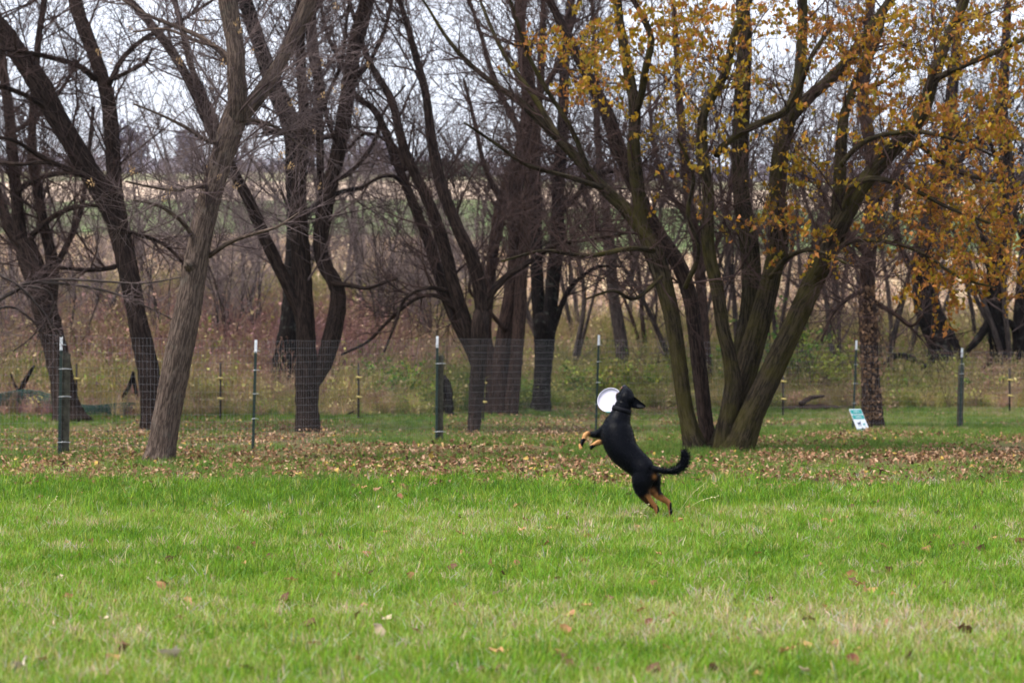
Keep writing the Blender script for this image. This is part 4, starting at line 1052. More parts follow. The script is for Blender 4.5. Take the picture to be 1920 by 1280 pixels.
# ---------------------------------------------------------------- fence: posts, wire panels
M_TPOST = plain('green_post_paint', (.010, .028, .022), .45, 0, .4)
M_TIP = plain('white_post_paint', (.72, .74, .78), .5, 0, .3, .12)
M_WOODP = plain('weathered_wood', (.070, .066, .050), .9, 0, .1, .5, 14)
M_WIRE = plain('galvanised_wire', (.26, .26, .28), .5, .3, .4, .2)
M_TIE = plain('tie_wire', (.62, .64, .67), .4, .4, .5, .1)
M_ROD = plain('dark_rod', (.025, .017, .014), .7, 0, .2)
M_INS = plain('yellow_insulator', (.40, .31, .09), .6, 0, .4, .1)
M_NET = plain('green_netting', (.008, .07, .055), .5, 0, .3)

POSTS = [  # picture x of foot, x of tip, foot y, tip y, depth, wood beside it, label
    (111, 115, 858, 631, 26.4, 1, 'dark green steel fence post with white tip, wired to a wooden post, leftmost'),
    (474, 480, 848, 637, 27.9, 0, 'thin dark green steel fence post with white tip right of the leaning grey trunk'),
    (818, 820, 830, 630, 31.4, 2, 'dark green steel fence post with white tip and mossy wooden post near the fanning tree'),
    (1117, 1123, 814, 628, 35.4, 0, 'dark green steel fence post with white tip directly behind the flying disc'),
    (1599, 1606, 807, 638, 37.6, 0, 'dark green steel fence post with white tip that the sign leans on'),
    (1800, 1804, 805, 652, 38.2, 3, 'dark green steel fence post with white tip and a grey wooden post behind, rightmost'),
]
feet = []
for (xb, xt, yb, yt, d, wood, label) in POSTS:
    b = at(xb, yb, d); t = at(xt, yt, d)
    g0 = float(gz(b[0], b[1]))
    b[2] = g0
    feet.append((b, t))
    root = empty('fence_post', tuple(b), label, 'fence post', 'steel fence posts with white tips')
    ax = norm((t - b)[None])[0]; H = np.linalg.norm(t - b)
    def rotz():
        X = np.array((1.0, 0, 0)); X = X - ax * X.dot(ax); X /= np.linalg.norm(X); Yv = np.cross(ax, X); return np.stack([X, Yv, ax], 1)
    RM = rotz()
    tip = .17
    mb = MB()
    L_ = H - tip
    box(mb, b + ax * (L_ / 2 - .1), (.036, .006, L_ + .2), RM)
    box(mb, b + ax * (L_ / 2 - .1) + RM[:, 1] * .0195, (.007, .033, L_ + .2), RM)
    for k in range(int(L_ / .055)):
        box(mb, b + ax * (.1 + k * .055) - RM[:, 1] * .006, (.012, .008, .014), RM)
    mb.build('steel_bar', M_TPOST, root, smooth=False)
    mb = MB()
    box(mb, b + ax * (H - tip / 2), (.0362, .0062, tip), RM); box(mb, b + ax * (H - tip / 2) + RM[:, 1] * .0195, (.0072, .033, tip), RM)
    for k in range(3): box(mb, b + ax * (H - tip + .02 + k * .055) - RM[:, 1] * .006, (.012, .008, .014), RM)
    mb.build('white_tip', M_TIP, root, smooth=False)
    ties = {1: (.12, .5, .73, .93), 2: (.10, .74), 3: (.68, .8), 0: (.3, .52, .73, .9)}[wood]
    for f in ties:
        mb = MB(); c = b + ax * H * f
        wd = .13 if wood in (1, 2) and f < .8 else .055
        P_ = np.array([c + RM[:, 0] * (-.028) + RM[:, 1] * .02, c + RM[:, 0] * (-.022) - RM[:, 1] * .012, c + RM[:, 0] * wd * .6 - RM[:, 1] * .014 + ax * .006, c + RM[:, 0] * wd + RM[:, 1] * .03])
        V, Q = tubes(P_[None], np.full((1, 4), .0032), 5); mb.add(V, Q=Q); mb.build('wire_tie', M_TIE, root)
    if wood:
        wx, wy, hh, rr, lab = {1: (.052, .075, .86, .055, 'round weathered wooden post tied to the leftmost steel fence post'),
                          2: (.045, .085, .82, .052, 'mossy grey wooden post tied to the steel post near the slender fanning tree'),
                          3: (.012, .085, .78, .058, 'grey wooden post just behind the rightmost steel fence post')}[wood]
        wb = b + np.array((wx, wy, 0)); wr = empty('wooden_post', tuple(wb), lab, 'fence post')
        mb = MB(); rg = np.random.RandomState(wood)
        top = wb + ax * H * hh
        stem_mesh(mb, np.array([(*(wb - ax * .1), rr), (*(wb + ax * H * hh * .5), rr * .97), (*top, rr * .94)]), 12, rg, 0, .03, .2)
        mb.build('post', M_WOODP, wr)
        mb = MB(); th = np.arange(10) * 2 * np.pi / 10
        V = [top + RM[:, 0] * math.cos(a) * rr * .9 + RM[:, 1] * math.sin(a) * rr * .9 + ax * .004 for a in th]
        V2 = [top + RM[:, 0] * math.cos(a) * rr * .6 + RM[:, 1] * math.sin(a) * rr * .6 + ax * .014 for a in th]
        mb.add(np.array(V + V2), Q=[(k, (k + 1) % 10, 10 + (k + 1) % 10, 10 + k) for k in range(10)], T=[(10, 10 + k, 11 + k) for k in range(1, 9)])
        mb.build('post_top', M_WOODP, wr)
ends = [at(-260, 870, 25.2)] + [f[0] for f in feet] + [at(2010, 806, 38.6), at(2320, 806, 39)]
tops = [1.52] + [1.50, 1.45, 1.52, 1.56, 1.50, 1.38] + [1.38, 1.38]
root = empty('wire_fence', tuple(ends[0]), 'welded wire mesh fence stretched between the steel posts across the park', 'fence')
rng = np.random.RandomState(3)
for i in range(len(ends) - 1):
    a, b = ends[i].copy(), ends[i + 1].copy()
    off = np.array((0, -.012, 0)); a += off; b += off
    L_ = np.linalg.norm((b - a)[:2]); mb = MB()
    nh = 15; t = np.linspace(0, 1, 12)
    base = a[None] * (1 - t[:, None]) + b[None] * t[:, None]
    base[:, 2] = gz(base[:, 0], base[:, 1]) + .03
    Ht = tops[i] * (1 - t) + tops[i + 1] * t
    bow = np.array((.02, -.03, 0)) * np.sin(np.pi * t)[:, None]
    P_ = []
    for k in range(nh + 1):
        p = base.copy(); p[:, 2] += (Ht - .03) * k / nh + rng.normal(0, .002, 12); P_.append(p + bow + rng.normal(0, .002, (12, 3)))
    P_ = np.array(P_)
    V, Q = tubes(P_, np.full(P_.shape[:2], .0011), 3); mb.add(V, Q=Q)
    nv = int(L_ / .0508); tv = (np.arange(nv) + .5) / nv
    G = np.stack([np.stack([np.interp(tv, t, P_[k, :, c]) for c in range(3)], -1) for k in (0, 5, 10, 15)], 1)
    V, Q = tubes(G + rng.normal(0, .0015, G.shape), np.full(G.shape[:2], .0009), 3, ref=(1, .1, 0)); mb.add(V, Q=Q)
    o = mb.build('wire_panel', M_WIRE, root, kind='stuff')

RODS = [(143, 805, 681, 39.2, 'thin dark rod with two yellow insulators beside the far-left tree'), (413, 804, 680, 39.4, 'thin rusty rod with two yellow insulators right of the leaning grey trunk'), (672, 801, 680, 40.0, 'thin dark rod with two yellow insulators right of the elbow-limbed tree'),
        (906, 797, 690, 40.8, 'dark rod with yellow insulators half hidden by the slender fanning tree'), (1468, 780, 690, 44.5, 'thin dark rod with insulators right of the yellow-leaved tree'), (1893, 772, 690, 47, 'dark rod with pale insulators near the right edge')]
for (x_, yb, yt, d, lab) in RODS:
    b = at(x_, yb, d); b[2] = float(gz(b[0], b[1])); H = at(x_, yt, d)[2] - b[2]
    root = empty('insulator_rod', tuple(b), lab, 'fence post', 'thin rods of the second fence')
    mb = MB(); V, Q = tubes(np.array([[b - (0, 0, .1), b + (.004, 0, H * .5), b + (0, 0, H)]]), np.full((1, 3), .021), 6); mb.add(V, Q=Q, T=caps(1, 3, 6)); mb.build('rod', M_ROD, root)
    for f in (.38, .73):
        c = b + np.array((0, -.028, H * f)); mb = MB()
        P_ = np.array([[c + (-.05, .01, 0), c + (-.02, 0, .012), c + (.03, -.01, 0), c + (.075, 0, .006)]])
        V, Q = tubes(P_, np.array([[.010, .020, .024, .012]]), 8); mb.add(V, Q=Q, T=caps(1, 4, 8)); mb.build('insulator', M_INS, root)

# sagging green plastic netting low behind the left trees
rng = np.random.RandomState(8)
mb = MB()
nx, nz = 150, 7
xs = np.linspace(-60, 275, nx); V = np.zeros((nx, nz, 3))
for i, px in enumerate(xs):
    dd = 40.75 + .2 * math.sin(px * .03)
    p = at(px, 775, dd); z0 = .16 + .05 * math.sin(px * .021 + 1) - .0006 * px; hh = .24 + .05 * math.sin(px * .035) - .06 * max(0, (px - 120) / 150)
    for k in range(nz): V[i, k] = (p[0] + .02 * k, dd + .05 * k / nz + rng.normal(0, .01), float(gz(p[0], dd)) + z0 + hh * k / (nz - 1))
tag(empty('plastic_netting', tuple(V[0, 0]), 'sagging green plastic netting strung low in the weeds at the left edge', 'netting'))
netr = bpy.data.objects['plastic_netting']
Vv, Q = tubes(V.transpose(1, 0, 2).copy(), np.full((nz, nx), .011), 4, ref=(0, 1, .1)); mb.add(Vv, Q=Q)
Vv, Q = tubes(V[::1], np.full((nx, nz), .007), 4, ref=(1, 0, .1)); mb.add(Vv, Q=Q)
mb.build('net', M_NET, netr, kind='stuff')
tag(netr, 'sagging green plastic netting strung low in the weeds at the left edge', 'netting')

# dead branches, stump, logs
def deadwood(name, label, cat, parts, m, seed, K=8):
    rng = np.random.RandomState(seed); root = None
    for (pn, d0, dd, st) in parts:
        wpts = traced(st, d0, dd, rng, .03, ext=False)
        if root is None: root = empty(name, tuple(wpts[0][:3]), label, cat)
        mb = MB(); stem_mesh(mb, wpts, K, rng, 0, .12, .05); mb.build(pn, m, root)
deadwood('dead_branch', 'black dead branch leaning out of the weeds left of the leftmost fence post', 'branch', [('stick', 41.5, -.4, [(18, 790, 12), (30, 760, 11), (42, 725, 10), (55, 700, 8), (64, 686, 5)]), ('side_stick', 41.4, .2, [(38, 736, 6), (28, 722, 5), (20, 700, 3)])], M_DARK, 1)
deadwood('dead_branch', 'black forked dead branch propped in the weeds left of the brown two-limbed tree', 'branch', [('stick', 41.5, -.4, [(214, 765, 8), (232, 742, 8), (243, 722, 8), (250, 697, 6)]), ('side_stick', 41.3, .3, [(249, 700, 7), (254, 730, 7), (258, 752, 6), (264, 768, 4)])], M_DARK, 2)
deadwood('broken_stump', 'jagged dark broken stump behind the mossy wooden post', 'stump', [('stump', 42.5, .1, [(839, 797, 27), (838, 770, 24), (840, 740, 20), (838, 718, 14), (834, 708, 9), (835, 702, 3)]), ('splinter', 42.4, .0, [(832, 735, 9), (830, 718, 7), (828, 710, 2)])], M_DARK, 3)
deadwood('dead_branch', 'black curved fallen limb arching through the brush left of the crooked dark trunk', 'branch', [('stick', 50.5, .3, [(1640, 720, 10), (1660, 686, 11), (1676, 668, 12), (1700, 668, 13), (1722, 680, 14), (1745, 696, 16), (1785, 706, 18)]), ('side_stick', 50.6, .4, [(1650, 690, 8), (1690, 695, 10), (1730, 702, 12), (1765, 706, 12)])], M_DARK, 4)
deadwood('fallen_log', 'brown rotting log lying in the grass behind the fence left of the sign', 'log', [('log', 48.0, .2, [(1440, 774, 10), (1485, 769, 17), (1530, 766, 19), (1570, 768, 15), (1600, 772, 9)]), ('side_stick', 48.0, .2, [(1500, 758, 10), (1520, 746, 8), (1545, 742, 5)])], M_RED, 5)
deadwood('fallen_log', 'dark fallen log lying in the brush at the right edge', 'log', [('log', 50.8, -.3, [(1795, 712, 20), (1840, 706, 24), (1890, 708, 26), (1940, 712, 26)]), ('side_stick', 50.7, -.2, [(1830, 706, 9), (1842, 690, 7), (1860, 680, 4)])], M_DARK, 6)
deadwood('dead_branch', 'thin dead branch lying at the foot of the weeds right of the straight brown trunk', 'branch', [('stick', 40.6, -.2, [(620, 797, 7), (640, 790, 8), (665, 786, 7), (690, 778, 5)]), ('side_stick', 40.5, .2, [(640, 790, 5), (650, 778, 4), (664, 770, 2)])], M_DARK, 7)

# leafy shrubs and weeds that can be told apart
def shrub(px, py, d, w_, h, n, cols, label, seed, ls=(.05, .10)):
    rng = np.random.RandomState(seed)
    if px > 1000: d = max(d + 3.5, 49.6)
    b = at(px, py, d); b[2] = float(gz(b[0], b[1]))
    root = empty('shrub', tuple(b), label, 'shrub', 'shrubs along the far side of the fence')
    ns = 26
    P0 = b + np.stack([rng.normal(0, w_ * .15, ns), rng.normal(0, w_ * .15, ns), np.zeros(ns)], -1)
    D = norm(np.stack([rng.normal(0, .5 * w_ / h, ns), rng.normal(0, .5 * w_ / h, ns), np.ones(ns)], -1))
    P_ = grow(rng, P0, D, rng.uniform(.6, 1.1, ns) * h, 7, .12, -.02)
    mb = MB(); V, Q = tubes(P_, np.linspace(.011, .003, 7)[None] * np.ones((ns, 1)), 4); mb.add(V, Q=Q)
    p, dv, _, _ = spawn(rng, P_, 110, .2, 1, .8); B = grow(rng, p, dv, rng.uniform(.15, .45, 110) * h, 4, .18, .03)
    V, Q = tubes(B, np.linspace(.005, .002, 4)[None] * np.ones((110, 1)), 3); mb.add(V, Q=Q)
    mb.build('stems', M_TWB, root, kind='stuff')
    p, dv, _, _ = spawn(rng, B, n, .2, 1, .9)
    p = p + rng.normal(0, .03, p.shape)
    cols = np.array(cols); ci = rng.randint(0, len(cols), n); lmb = MB()
    for k in range(3):
        s_ = np.arange(n) % 3 == k
        stamp(lmb, shapes[k], p[s_], rotm(rng, n)[s_], rng.uniform(*ls, n)[s_], (cols[ci] * rng.uniform(.65, 1.25, (n, 1)))[s_])
    lmb.build('foliage', M_WEED, root, kind='stuff')
G1, G2, G3, G4 = (.075, .17, .025), (.17, .25, .035), (.30, .32, .045), (.38, .27, .11)
R1_, R2_ = (.25, .09, .07), (.31, .16, .115)
for a in [
    (700, 790, 42.5, .9, .85, 900, (G1, G2, G1), 'green leafy shrub behind the fence right of the thin dark rod'),
    (640, 785, 43.5, .8, .8, 700, (G1, G2, G4), 'green shrub behind the fence right of the straight brown trunk'),
    (765, 785, 42.8, .8, .8, 700, (G1, G2, G3), 'yellow-green shrub behind the fence left of the middle post'),
    (1080, 780, 43.5, 1.0, .85, 900, (G1, G2, G3), 'green shrub behind the fence right of the black forked trunk'),
    (1190, 780, 43.5, 1.0, .8, 900, (G2, G3, G1), 'yellow-green shrub behind the leaping dog'),
    (1130, 770, 46, 1.0, 1.0, 800, (G4, G3, G2), 'tan and yellow shrub behind the disc, beyond the fence'),
    (1520, 745, 46.5, 1.3, 1.7, 1300, (G3, G2, G3), 'tall bright yellow-green shrub left of the sign, beyond the fence'),
    (1450, 750, 46.5, 1.2, 2.1, 1200, (G1, G2, G1), 'tall dark green shrub just right of the yellow-leaved tree'),
    (1560, 700, 48, 1.2, 1.5, 900, (G3, G4, G2), 'yellowing shrub behind the log and the sign post'),
    (1710, 780, 43.5, 1.0, .6, 900, (G1, G2, G1), 'low dense green shrub right of the reddish upright trunk'),
    (1780, 778, 44, 1.0, .6, 800, (G1, G1, G2), 'low dark green shrub behind the rightmost fence post'),
    (1860, 775, 44.5, 1.0, .65, 800, (G1, G2, G4), 'low green and tan shrub near the right edge'),
    (390, 700, 47, 1.1, 1.3, 800, (G3, G2, R2_), 'yellow-green and red shrub right of the leaning grey trunk'),
    (460, 770, 45, 1.0, .9, 700, (G3, G4, R1_), 'thin mixed shrub behind the second steel post'),
    (210, 690, 47.5, 1.2, 1.1, 800, (R1_, R2_, G4), 'reddish shrub between the two left-hand trees'),
    (60, 700, 47, 1.2, 1.1, 700, (R1_, R2_, R2_), 'reddish-brown shrub at the left edge beyond the fence'),
    (660, 700, 48, 1.2, 1.2, 800, (R1_, R2_, G4), 'reddish shrub right of the elbow limb, beyond the fence'),
    (980, 700, 50, 1.0, 1.0, 500, (G4, G3, R2_), 'tan shrub behind the brown trunk cluster'),
]: shrub(*a, seed=int(a[0]))
# dead leaves clinging to the reddish upright trunk, as on a vine
vt = [o for o in bpy.data.objects if o.get('label', '').startswith('upright reddish-brown trunk')][0]
rng = np.random.RandomState(14); n = 420
t = rng.rand(n); yy = 800 - 260 * t ** 1.1; xx = 1632 + rng.normal(0, 14, n) + rng.choice([-12, 12], n) * rng.rand(n); dd = 38.4 - .19 + rng.normal(0, .02, n)
pv = np.stack([at(a, b, c) for a, b, c in zip(xx, yy, dd)])
mb = MB(); stamp(mb, shapes[3], pv, rotm(rng, n, .7) @ hang[None], rng.uniform(.05, .10, n), np.array((.24, .14, .08)) * rng.uniform(.5, 1.4, (n, 1)))
mb.build('clinging_leaves', M_DRY, vt, kind='stuff')
# ivy stems under those leaves
mb = MB(); P0 = pv[:24]; D = norm(np.stack([rng.normal(0, .25, 24), rng.normal(0, .05, 24), np.ones(24)], -1))
V, Q = tubes(grow(rng, P0, D, rng.uniform(.3, .9, 24), 6, .1, 0), np.full((24, 6), .006), 4); mb.add(V, Q=Q); mb.build('vine', M_TWB, vt, kind='stuff')

# far wood on the hilltop, haze painted into its pale bluish tree colours
rng = np.random.RandomState(15)
mb = MB(); tm = []
shp = (np.array([(0, -.5, 0), (0, .5, 0), (0, .1, 1.0)]), np.array([(0, 1, 2)]))
def farclump(px, d, wid, h, n, col):
    X = (px - CX) / F * d; z = float(gz(X, d))
    p = np.stack([X + rng.normal(0, wid * .5, n), d + rng.normal(0, wid * .5, n), z + h * rng.beta(1.6, 1.6, n)], -1)
    stamp(mb, shp, p, rotm(rng, n), rng.uniform(.35, 1.1, n), np.array(col) * rng.uniform(.6, 1.3, (n, 1)))
    ns = max(2, int(wid)); q = np.stack([X + rng.normal(0, wid * .5, ns), d + rng.normal(0, wid * .5, ns), np.full(ns, z - .3)], -1)
    P_ = grow(rng, q, np.tile((0, 0, 1.0), (ns, 1)), h * rng.uniform(.5, .9, ns), 4, .1, 0)
    V, Q = tubes(P_, np.linspace(.18, .06, 4)[None] * np.ones((ns, 1)), 4); mb.add(V, Q=Q, col=(.06, .05, .05))
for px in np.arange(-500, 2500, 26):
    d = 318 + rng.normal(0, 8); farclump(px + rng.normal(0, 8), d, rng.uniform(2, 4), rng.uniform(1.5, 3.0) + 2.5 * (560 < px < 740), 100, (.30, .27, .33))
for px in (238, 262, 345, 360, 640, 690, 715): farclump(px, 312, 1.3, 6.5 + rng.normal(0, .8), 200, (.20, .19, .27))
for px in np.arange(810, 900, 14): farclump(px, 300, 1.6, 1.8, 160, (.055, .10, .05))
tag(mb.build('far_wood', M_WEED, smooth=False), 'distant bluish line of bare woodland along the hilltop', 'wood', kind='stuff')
# ---------------------------------------------------------------- sign leaning on its post
M_SIGN = plain('sign_white', (.58, .61, .66), .35, 0, .4, .04)
M_TEAL = plain('sign_teal', (.0, .25, .235), .4, 0, .4, .08)
M_INK = plain('sign_ink', (.03, .05, .09), .5, 0, .3, .05)
M_ALU = plain('sign_metal', (.45, .46, .48), .4, .6, .5, .1)
sd = 36.6; sc_ = 1.07 * sd / F
TL = at(1593.5, 772, sd)
U = np.array((24.0, 17.7, 0)) * sc_; Dn = np.array((13.2, -17.9, -39.5)) * sc_
TL = TL + np.array((0, .10, 0)); 
BL = TL + Dn
gs = float(gz(BL[0] + U[0] / 2, BL[1] + U[1] / 2)); TL = TL + np.array((0, 0, gs + .005 - BL[2]))
Wd, Hd = np.linalg.norm(U), np.linalg.norm(Dn); un, dn = U / Wd, Dn / Hd; nn = np.cross(un, -dn); nn = nn if nn[1] < 0 else -nn
sroot = empty('park_sign', tuple(TL + Dn + U / 2), 'small white and green park sign leaning against the steel post in the grass', 'sign')
def panel(mb, u0, v0, u1, v1, off, th, rc=.0, m=0):
    """flat piece on the sign face: u, v in fractions of its width and height"""
    pts = []
    r = rc
    if r:
        for cx, cy, a0 in ((u1 * Wd - r, v0 * Hd + r, -90), (u1 * Wd - r, v1 * Hd - r, 0), (u0 * Wd + r, v1 * Hd - r, 90), (u0 * Wd + r, v0 * Hd + r, 180)):
            for k in range(5):
                a = R(a0 + k * 22.5); pts.append((cx + r * math.cos(a), cy + r * math.sin(a)))
    else: pts = [(u0 * Wd, v0 * Hd), (u1 * Wd, v0 * Hd), (u1 * Wd, v1 * Hd), (u0 * Wd, v1 * Hd)]
    poly(mb, pts, off, th, m)
def poly(mb, pts, off, th, m=0):
    n = len(pts); f = [TL + un * a + dn * b + nn * off for a, b in pts]; bk = [p - nn * th for p in f]
    c = [sum(f) / n, sum(bk) / n]
    mb.add(np.array(f + bk + c), Q=[(k, (k + 1) % n, n + (k + 1) % n, n + k) for k in range(n)], T=[(2 * n, k, (k + 1) % n) for k in range(n)] + [(2 * n + 1, n + (k + 1) % n, n + k) for k in range(n)], m=m)
mb = MB(); panel(mb, 0, 0, 1, 1, 0, .004, .02); mb.build('board', M_SIGN, sroot, smooth=False)
for (v0, v1) in ((.035, .205), (.275, .445), (.875, .985)):
    mb = MB(); panel(mb, .03, v0, .97, v1, .002, .0015, .008); mb.build('green_band', M_TEAL, sroot, smooth=False)
rng = np.random.RandomState(9)
mb = MB(); mt = MB()
def letters(mbx, u0, u1, vc, h, n):                             # the lettering is too small to read: upright strokes of letter size
    for k in range(n):
        u = u0 + (u1 - u0) * (k + .5) / n; w_ = (u1 - u0) / n * .36
        panel(mbx, u - w_, vc - h, u - w_ * .3, vc + h, .0042, .0015)
        if k % 2: panel(mbx, u - w_ * .3, vc + (h * .45 if k % 3 else -h), u + w_, vc + (h if k % 3 else -h * .45), .0042, .0015)
letters(mb, .30, .72, .12, .035, 6); letters(mb, .28, .76, .355, .037, 8); letters(mb, .30, .70, .935, .02, 7)
mb.build('white_lettering', M_SIGN, sroot, smooth=False, kind='stuff')
letters(mt, .07, .93, .238, .024, 14); mt.build('green_lettering', M_TEAL, sroot, smooth=False, kind='stuff')
def dogmark(u, v, s_, m, nm):
    pts = np.array([(-.9, -.55), (-.6, -.75), (-.5, -.5), (.35, -.55), (.7, -1.0), (1.0, -.8), (.75, -.4), (.55, .1), (.5, .9), (.32, .9), (.28, .2), (-.35, .15), (-.4, .9), (-.6, .9), (-.62, 0), (-.75, -.3)])
    mb = MB(); c = np.array((u * Wd, v * Hd))
    n = len(pts); f = [TL + un * (c[0] + a * s_) + dn * (c[1] + b * s_) + nn * .0025 for a, b in pts]
    # body, neck and legs as convex pieces so the outline stays clean
    for idx in ((14, 15, 0, 2), (14, 2, 3, 7), (3, 4, 5, 6), (3, 6, 7, 7), (7, 8, 9, 10), (11, 12, 13, 14), (14, 7, 10, 11)):
        q = [f[i] for i in dict.fromkeys(idx)]
        k = len(q); b_ = [p - nn * .0015 for p in q]
        mb.add(np.array(q + b_), Q=([(0, 1, 2, 3)] if k == 4 else None), T=([(0, 1, 2)] if k == 3 else None))
    mb.build(nm, m, sroot, smooth=False)
dogmark(.36, .66, .055, M_INK, 'dog_symbol'); dogmark(.74, .69, .036, M_TEAL, 'small_dog_symbol')

# ---------------------------------------------------------------- the leaping dog
DD = 15.35
def zp(zx, zy, dy=0.0):
    """a point of the dog, measured on an enlargement of the photograph; dy = metres farther away"""
    p = at(1060 + zx / 4.415, 700 + zy / 4.415, DD); p[1] += dy; return p
ZS = DD / F / 4.415
dmb = MB()
def loft(path, K=18, cap=True, mbx=None):
    """path rows: zx, zy, dy, half width, half depth"""
    mbx = mbx or dmb
    A = np.array([(*zp(a, b, c), r * ZS, q * ZS) for a, b, c, r, q in path])
    c = catmull(A, .012)
    P = c[:, :3]; T = np.empty_like(P); T[1:-1] = P[2:] - P[:-2]; T[0] = P[1] - P[0]; T[-1] = P[-1] - P[-2]; T = norm(T)
    Ax = norm(np.cross(T, np.broadcast_to((0, 1.0, 0), T.shape))); Bx = np.cross(Ax, T)
    th = np.arange(K) * 2 * np.pi / K
    rw = np.maximum(c[:, 3], .002); rd = np.maximum(c[:, 4], .002)
    V = P[:, None] + rw[:, None, None] * np.cos(th)[None, :, None] * Ax[:, None] + rd[:, None, None] * np.sin(th)[None, :, None] * Bx[:, None]
    n = len(P); i = np.arange(n - 1)[:, None]; k = np.arange(K)[None]; k2 = (k + 1) % K
    Q = np.stack(np.broadcast_arrays(i * K + k, i * K + k2, (i + 1) * K + k2, (i + 1) * K + k), -1).reshape(-1, 4)
    # domed ends
    e0 = P[0] - T[0] * min(rw[0], rd[0]) * .7; e1 = P[-1] + T[-1] * min(rw[-1], rd[-1]) * .7
    V = np.concatenate([V.reshape(-1, 3), [e0, e1]])
    Tt = [(n * K, (k_ + 1) % K, k_) for k_ in range(K)] + [(n * K + 1, (n - 1) * K + k_, (n - 1) * K + (k_ + 1) % K) for k_ in range(K)]
    mbx.add(V, Q=Q, T=Tt)
# trunk from rump to skull
loft([(722, 805, -.10, 52, 50), (690, 822, -.09, 80, 76), (648, 797, -.08, 98, 90), (592, 745, -.04, 104, 100), (530, 690, -.01, 112, 118), (476, 630, .02, 124, 138), (446, 560, .05, 132, 148), (432, 490, .08, 131, 146), (438, 430, .10, 116, 120), (455, 375, .11, 92, 92), (470, 325, .12, 80, 80), (484, 280, .12, 72, 74), (496, 245, .12, 62, 66)], 24)
# skull, muzzle above the disc, lower jaw under it
loft([(492, 262, .11, 52, 54), (505, 230, .12, 66, 66), (515, 200, .13, 66, 64), (517, 172, .15, 52, 54), (512, 148, .18, 36, 40), (509, 130, .21, 27, 30), (506, 118, .24, 19, 22)], 18)
loft([(490, 235, .14, 50, 50), (470, 212, .17, 38, 40), (455, 192, .20, 26, 28), (447, 178, .23, 16, 18)], 14)
loft([(500, 215, .15, 48, 44), (478, 180, .19, 30, 30), (486, 150, .22, 20, 24)], 14)
# hind legs: thigh, hock, pastern, paw
loft([(640, 835, -.09, 92, 80), (632, 890, -.10, 88, 74), (632, 945, -.10, 72, 60), (650, 995, -.10, 52, 42), (684, 1045, -.09, 34, 30), (722, 1084, -.07, 25, 23), (748, 1108, -.06, 22, 21), (755, 1145, -.08, 16, 17), (753, 1175, -.10, 18, 18), (748, 1200, -.12, 19, 24)], 16)
loft([(715, 840, -.03, 72, 70), (722, 900, -.02, 66, 66), (735, 955, -.02, 54, 52), (766, 1000, -.02, 36, 36), (806, 1034, -.01, 27, 26), (842, 1056, .0, 23, 22), (860, 1082, .0, 20, 20), (868, 1125, -.01, 15, 16), (870, 1160, -.02, 17, 17), (869, 1190, -.04, 18, 23)], 16)
# front legs
loft([(370, 470, .16, 70, 74), (325, 490, .19, 52, 54), (282, 508, .21, 36, 38), (238, 512, .22, 26, 28), (200, 503, .22, 21, 23), (176, 512, .21, 20, 22), (160, 545, .20, 18, 20), (145, 580, .19, 17, 19), (132, 608, .18, 19, 21)], 14)
loft([(380, 530, .24, 62, 60), (335, 560, .27, 38, 38), (300, 576, .28, 26, 26), (268, 588, .28, 21, 22), (245, 603, .27, 19, 20), (226, 620, .26, 18, 20)], 14)
# tail
loft([(706, 782, -.11, 36, 34), (750, 788, -.13, 27, 27), (810, 797, -.15, 24, 26), (870, 798, -.17, 27, 28), (922, 778, -.18, 31, 32), (958, 742, -.18, 35, 34), (975, 700, -.18, 36, 34), (970, 660, -.18, 30, 30), (958, 630, -.18, 18, 20)], 14)
# toes
for (tx, ty, dy) in ((124, 618, .17), (132, 626, .15), (139, 618, .14), (218, 624, .25), (226, 632, .24), (742, 1208, -.14), (752, 1210, -.15), (760, 1206, -.14), (863, 1200, -.06), (872, 1201, -.07), (880, 1197, -.06)):
    loft([(tx, ty - 7, dy, 9, 10), (tx, ty + 5, dy - .005, 8, 9)], 8)
raw = dmb.mesh('dog_raw', M_DRY)
tmp = bpy.data.objects.new('dog_raw', raw); C.objects.link(tmp)
md = tmp.modifiers.new('r', 'REMESH'); md.mode = 'VOXEL'; md.voxel_size = .0065
md = tmp.modifiers.new('s', 'SMOOTH'); md.factor = .6; md.iterations = 7
dg = bpy.context.evaluated_depsgraph_get()
body = bpy.data.meshes.new_from_object(tmp.evaluated_get(dg)); body.name = 'body'
bpy.data.objects.remove(tmp)
nv = len(body.vertices); co = np.zeros(nv * 3, np.float32); body.vertices.foreach_get('co', co); co = co.reshape(-1, 3).astype(float)
nrm = np.zeros(nv * 3, np.float32); body.vertices.foreach_get('normal', nrm); nrm = nrm.reshape(-1, 3).astype(float)
O0 = zp(0, 0); 
zx = (co[:, 0] - O0[0]) / ZS; zy = -(co[:, 2] - O0[2]) / ZS; dyv = co[:, 1] - DD
sm = lambda a, lo, hi: np.clip((a - lo) / (hi - lo), 0, 1)
nz_ = fbm(co[:, 0] * 40, co[:, 2] * 40 + co[:, 1] * 30, 3) - .5
j = nz_ * 30
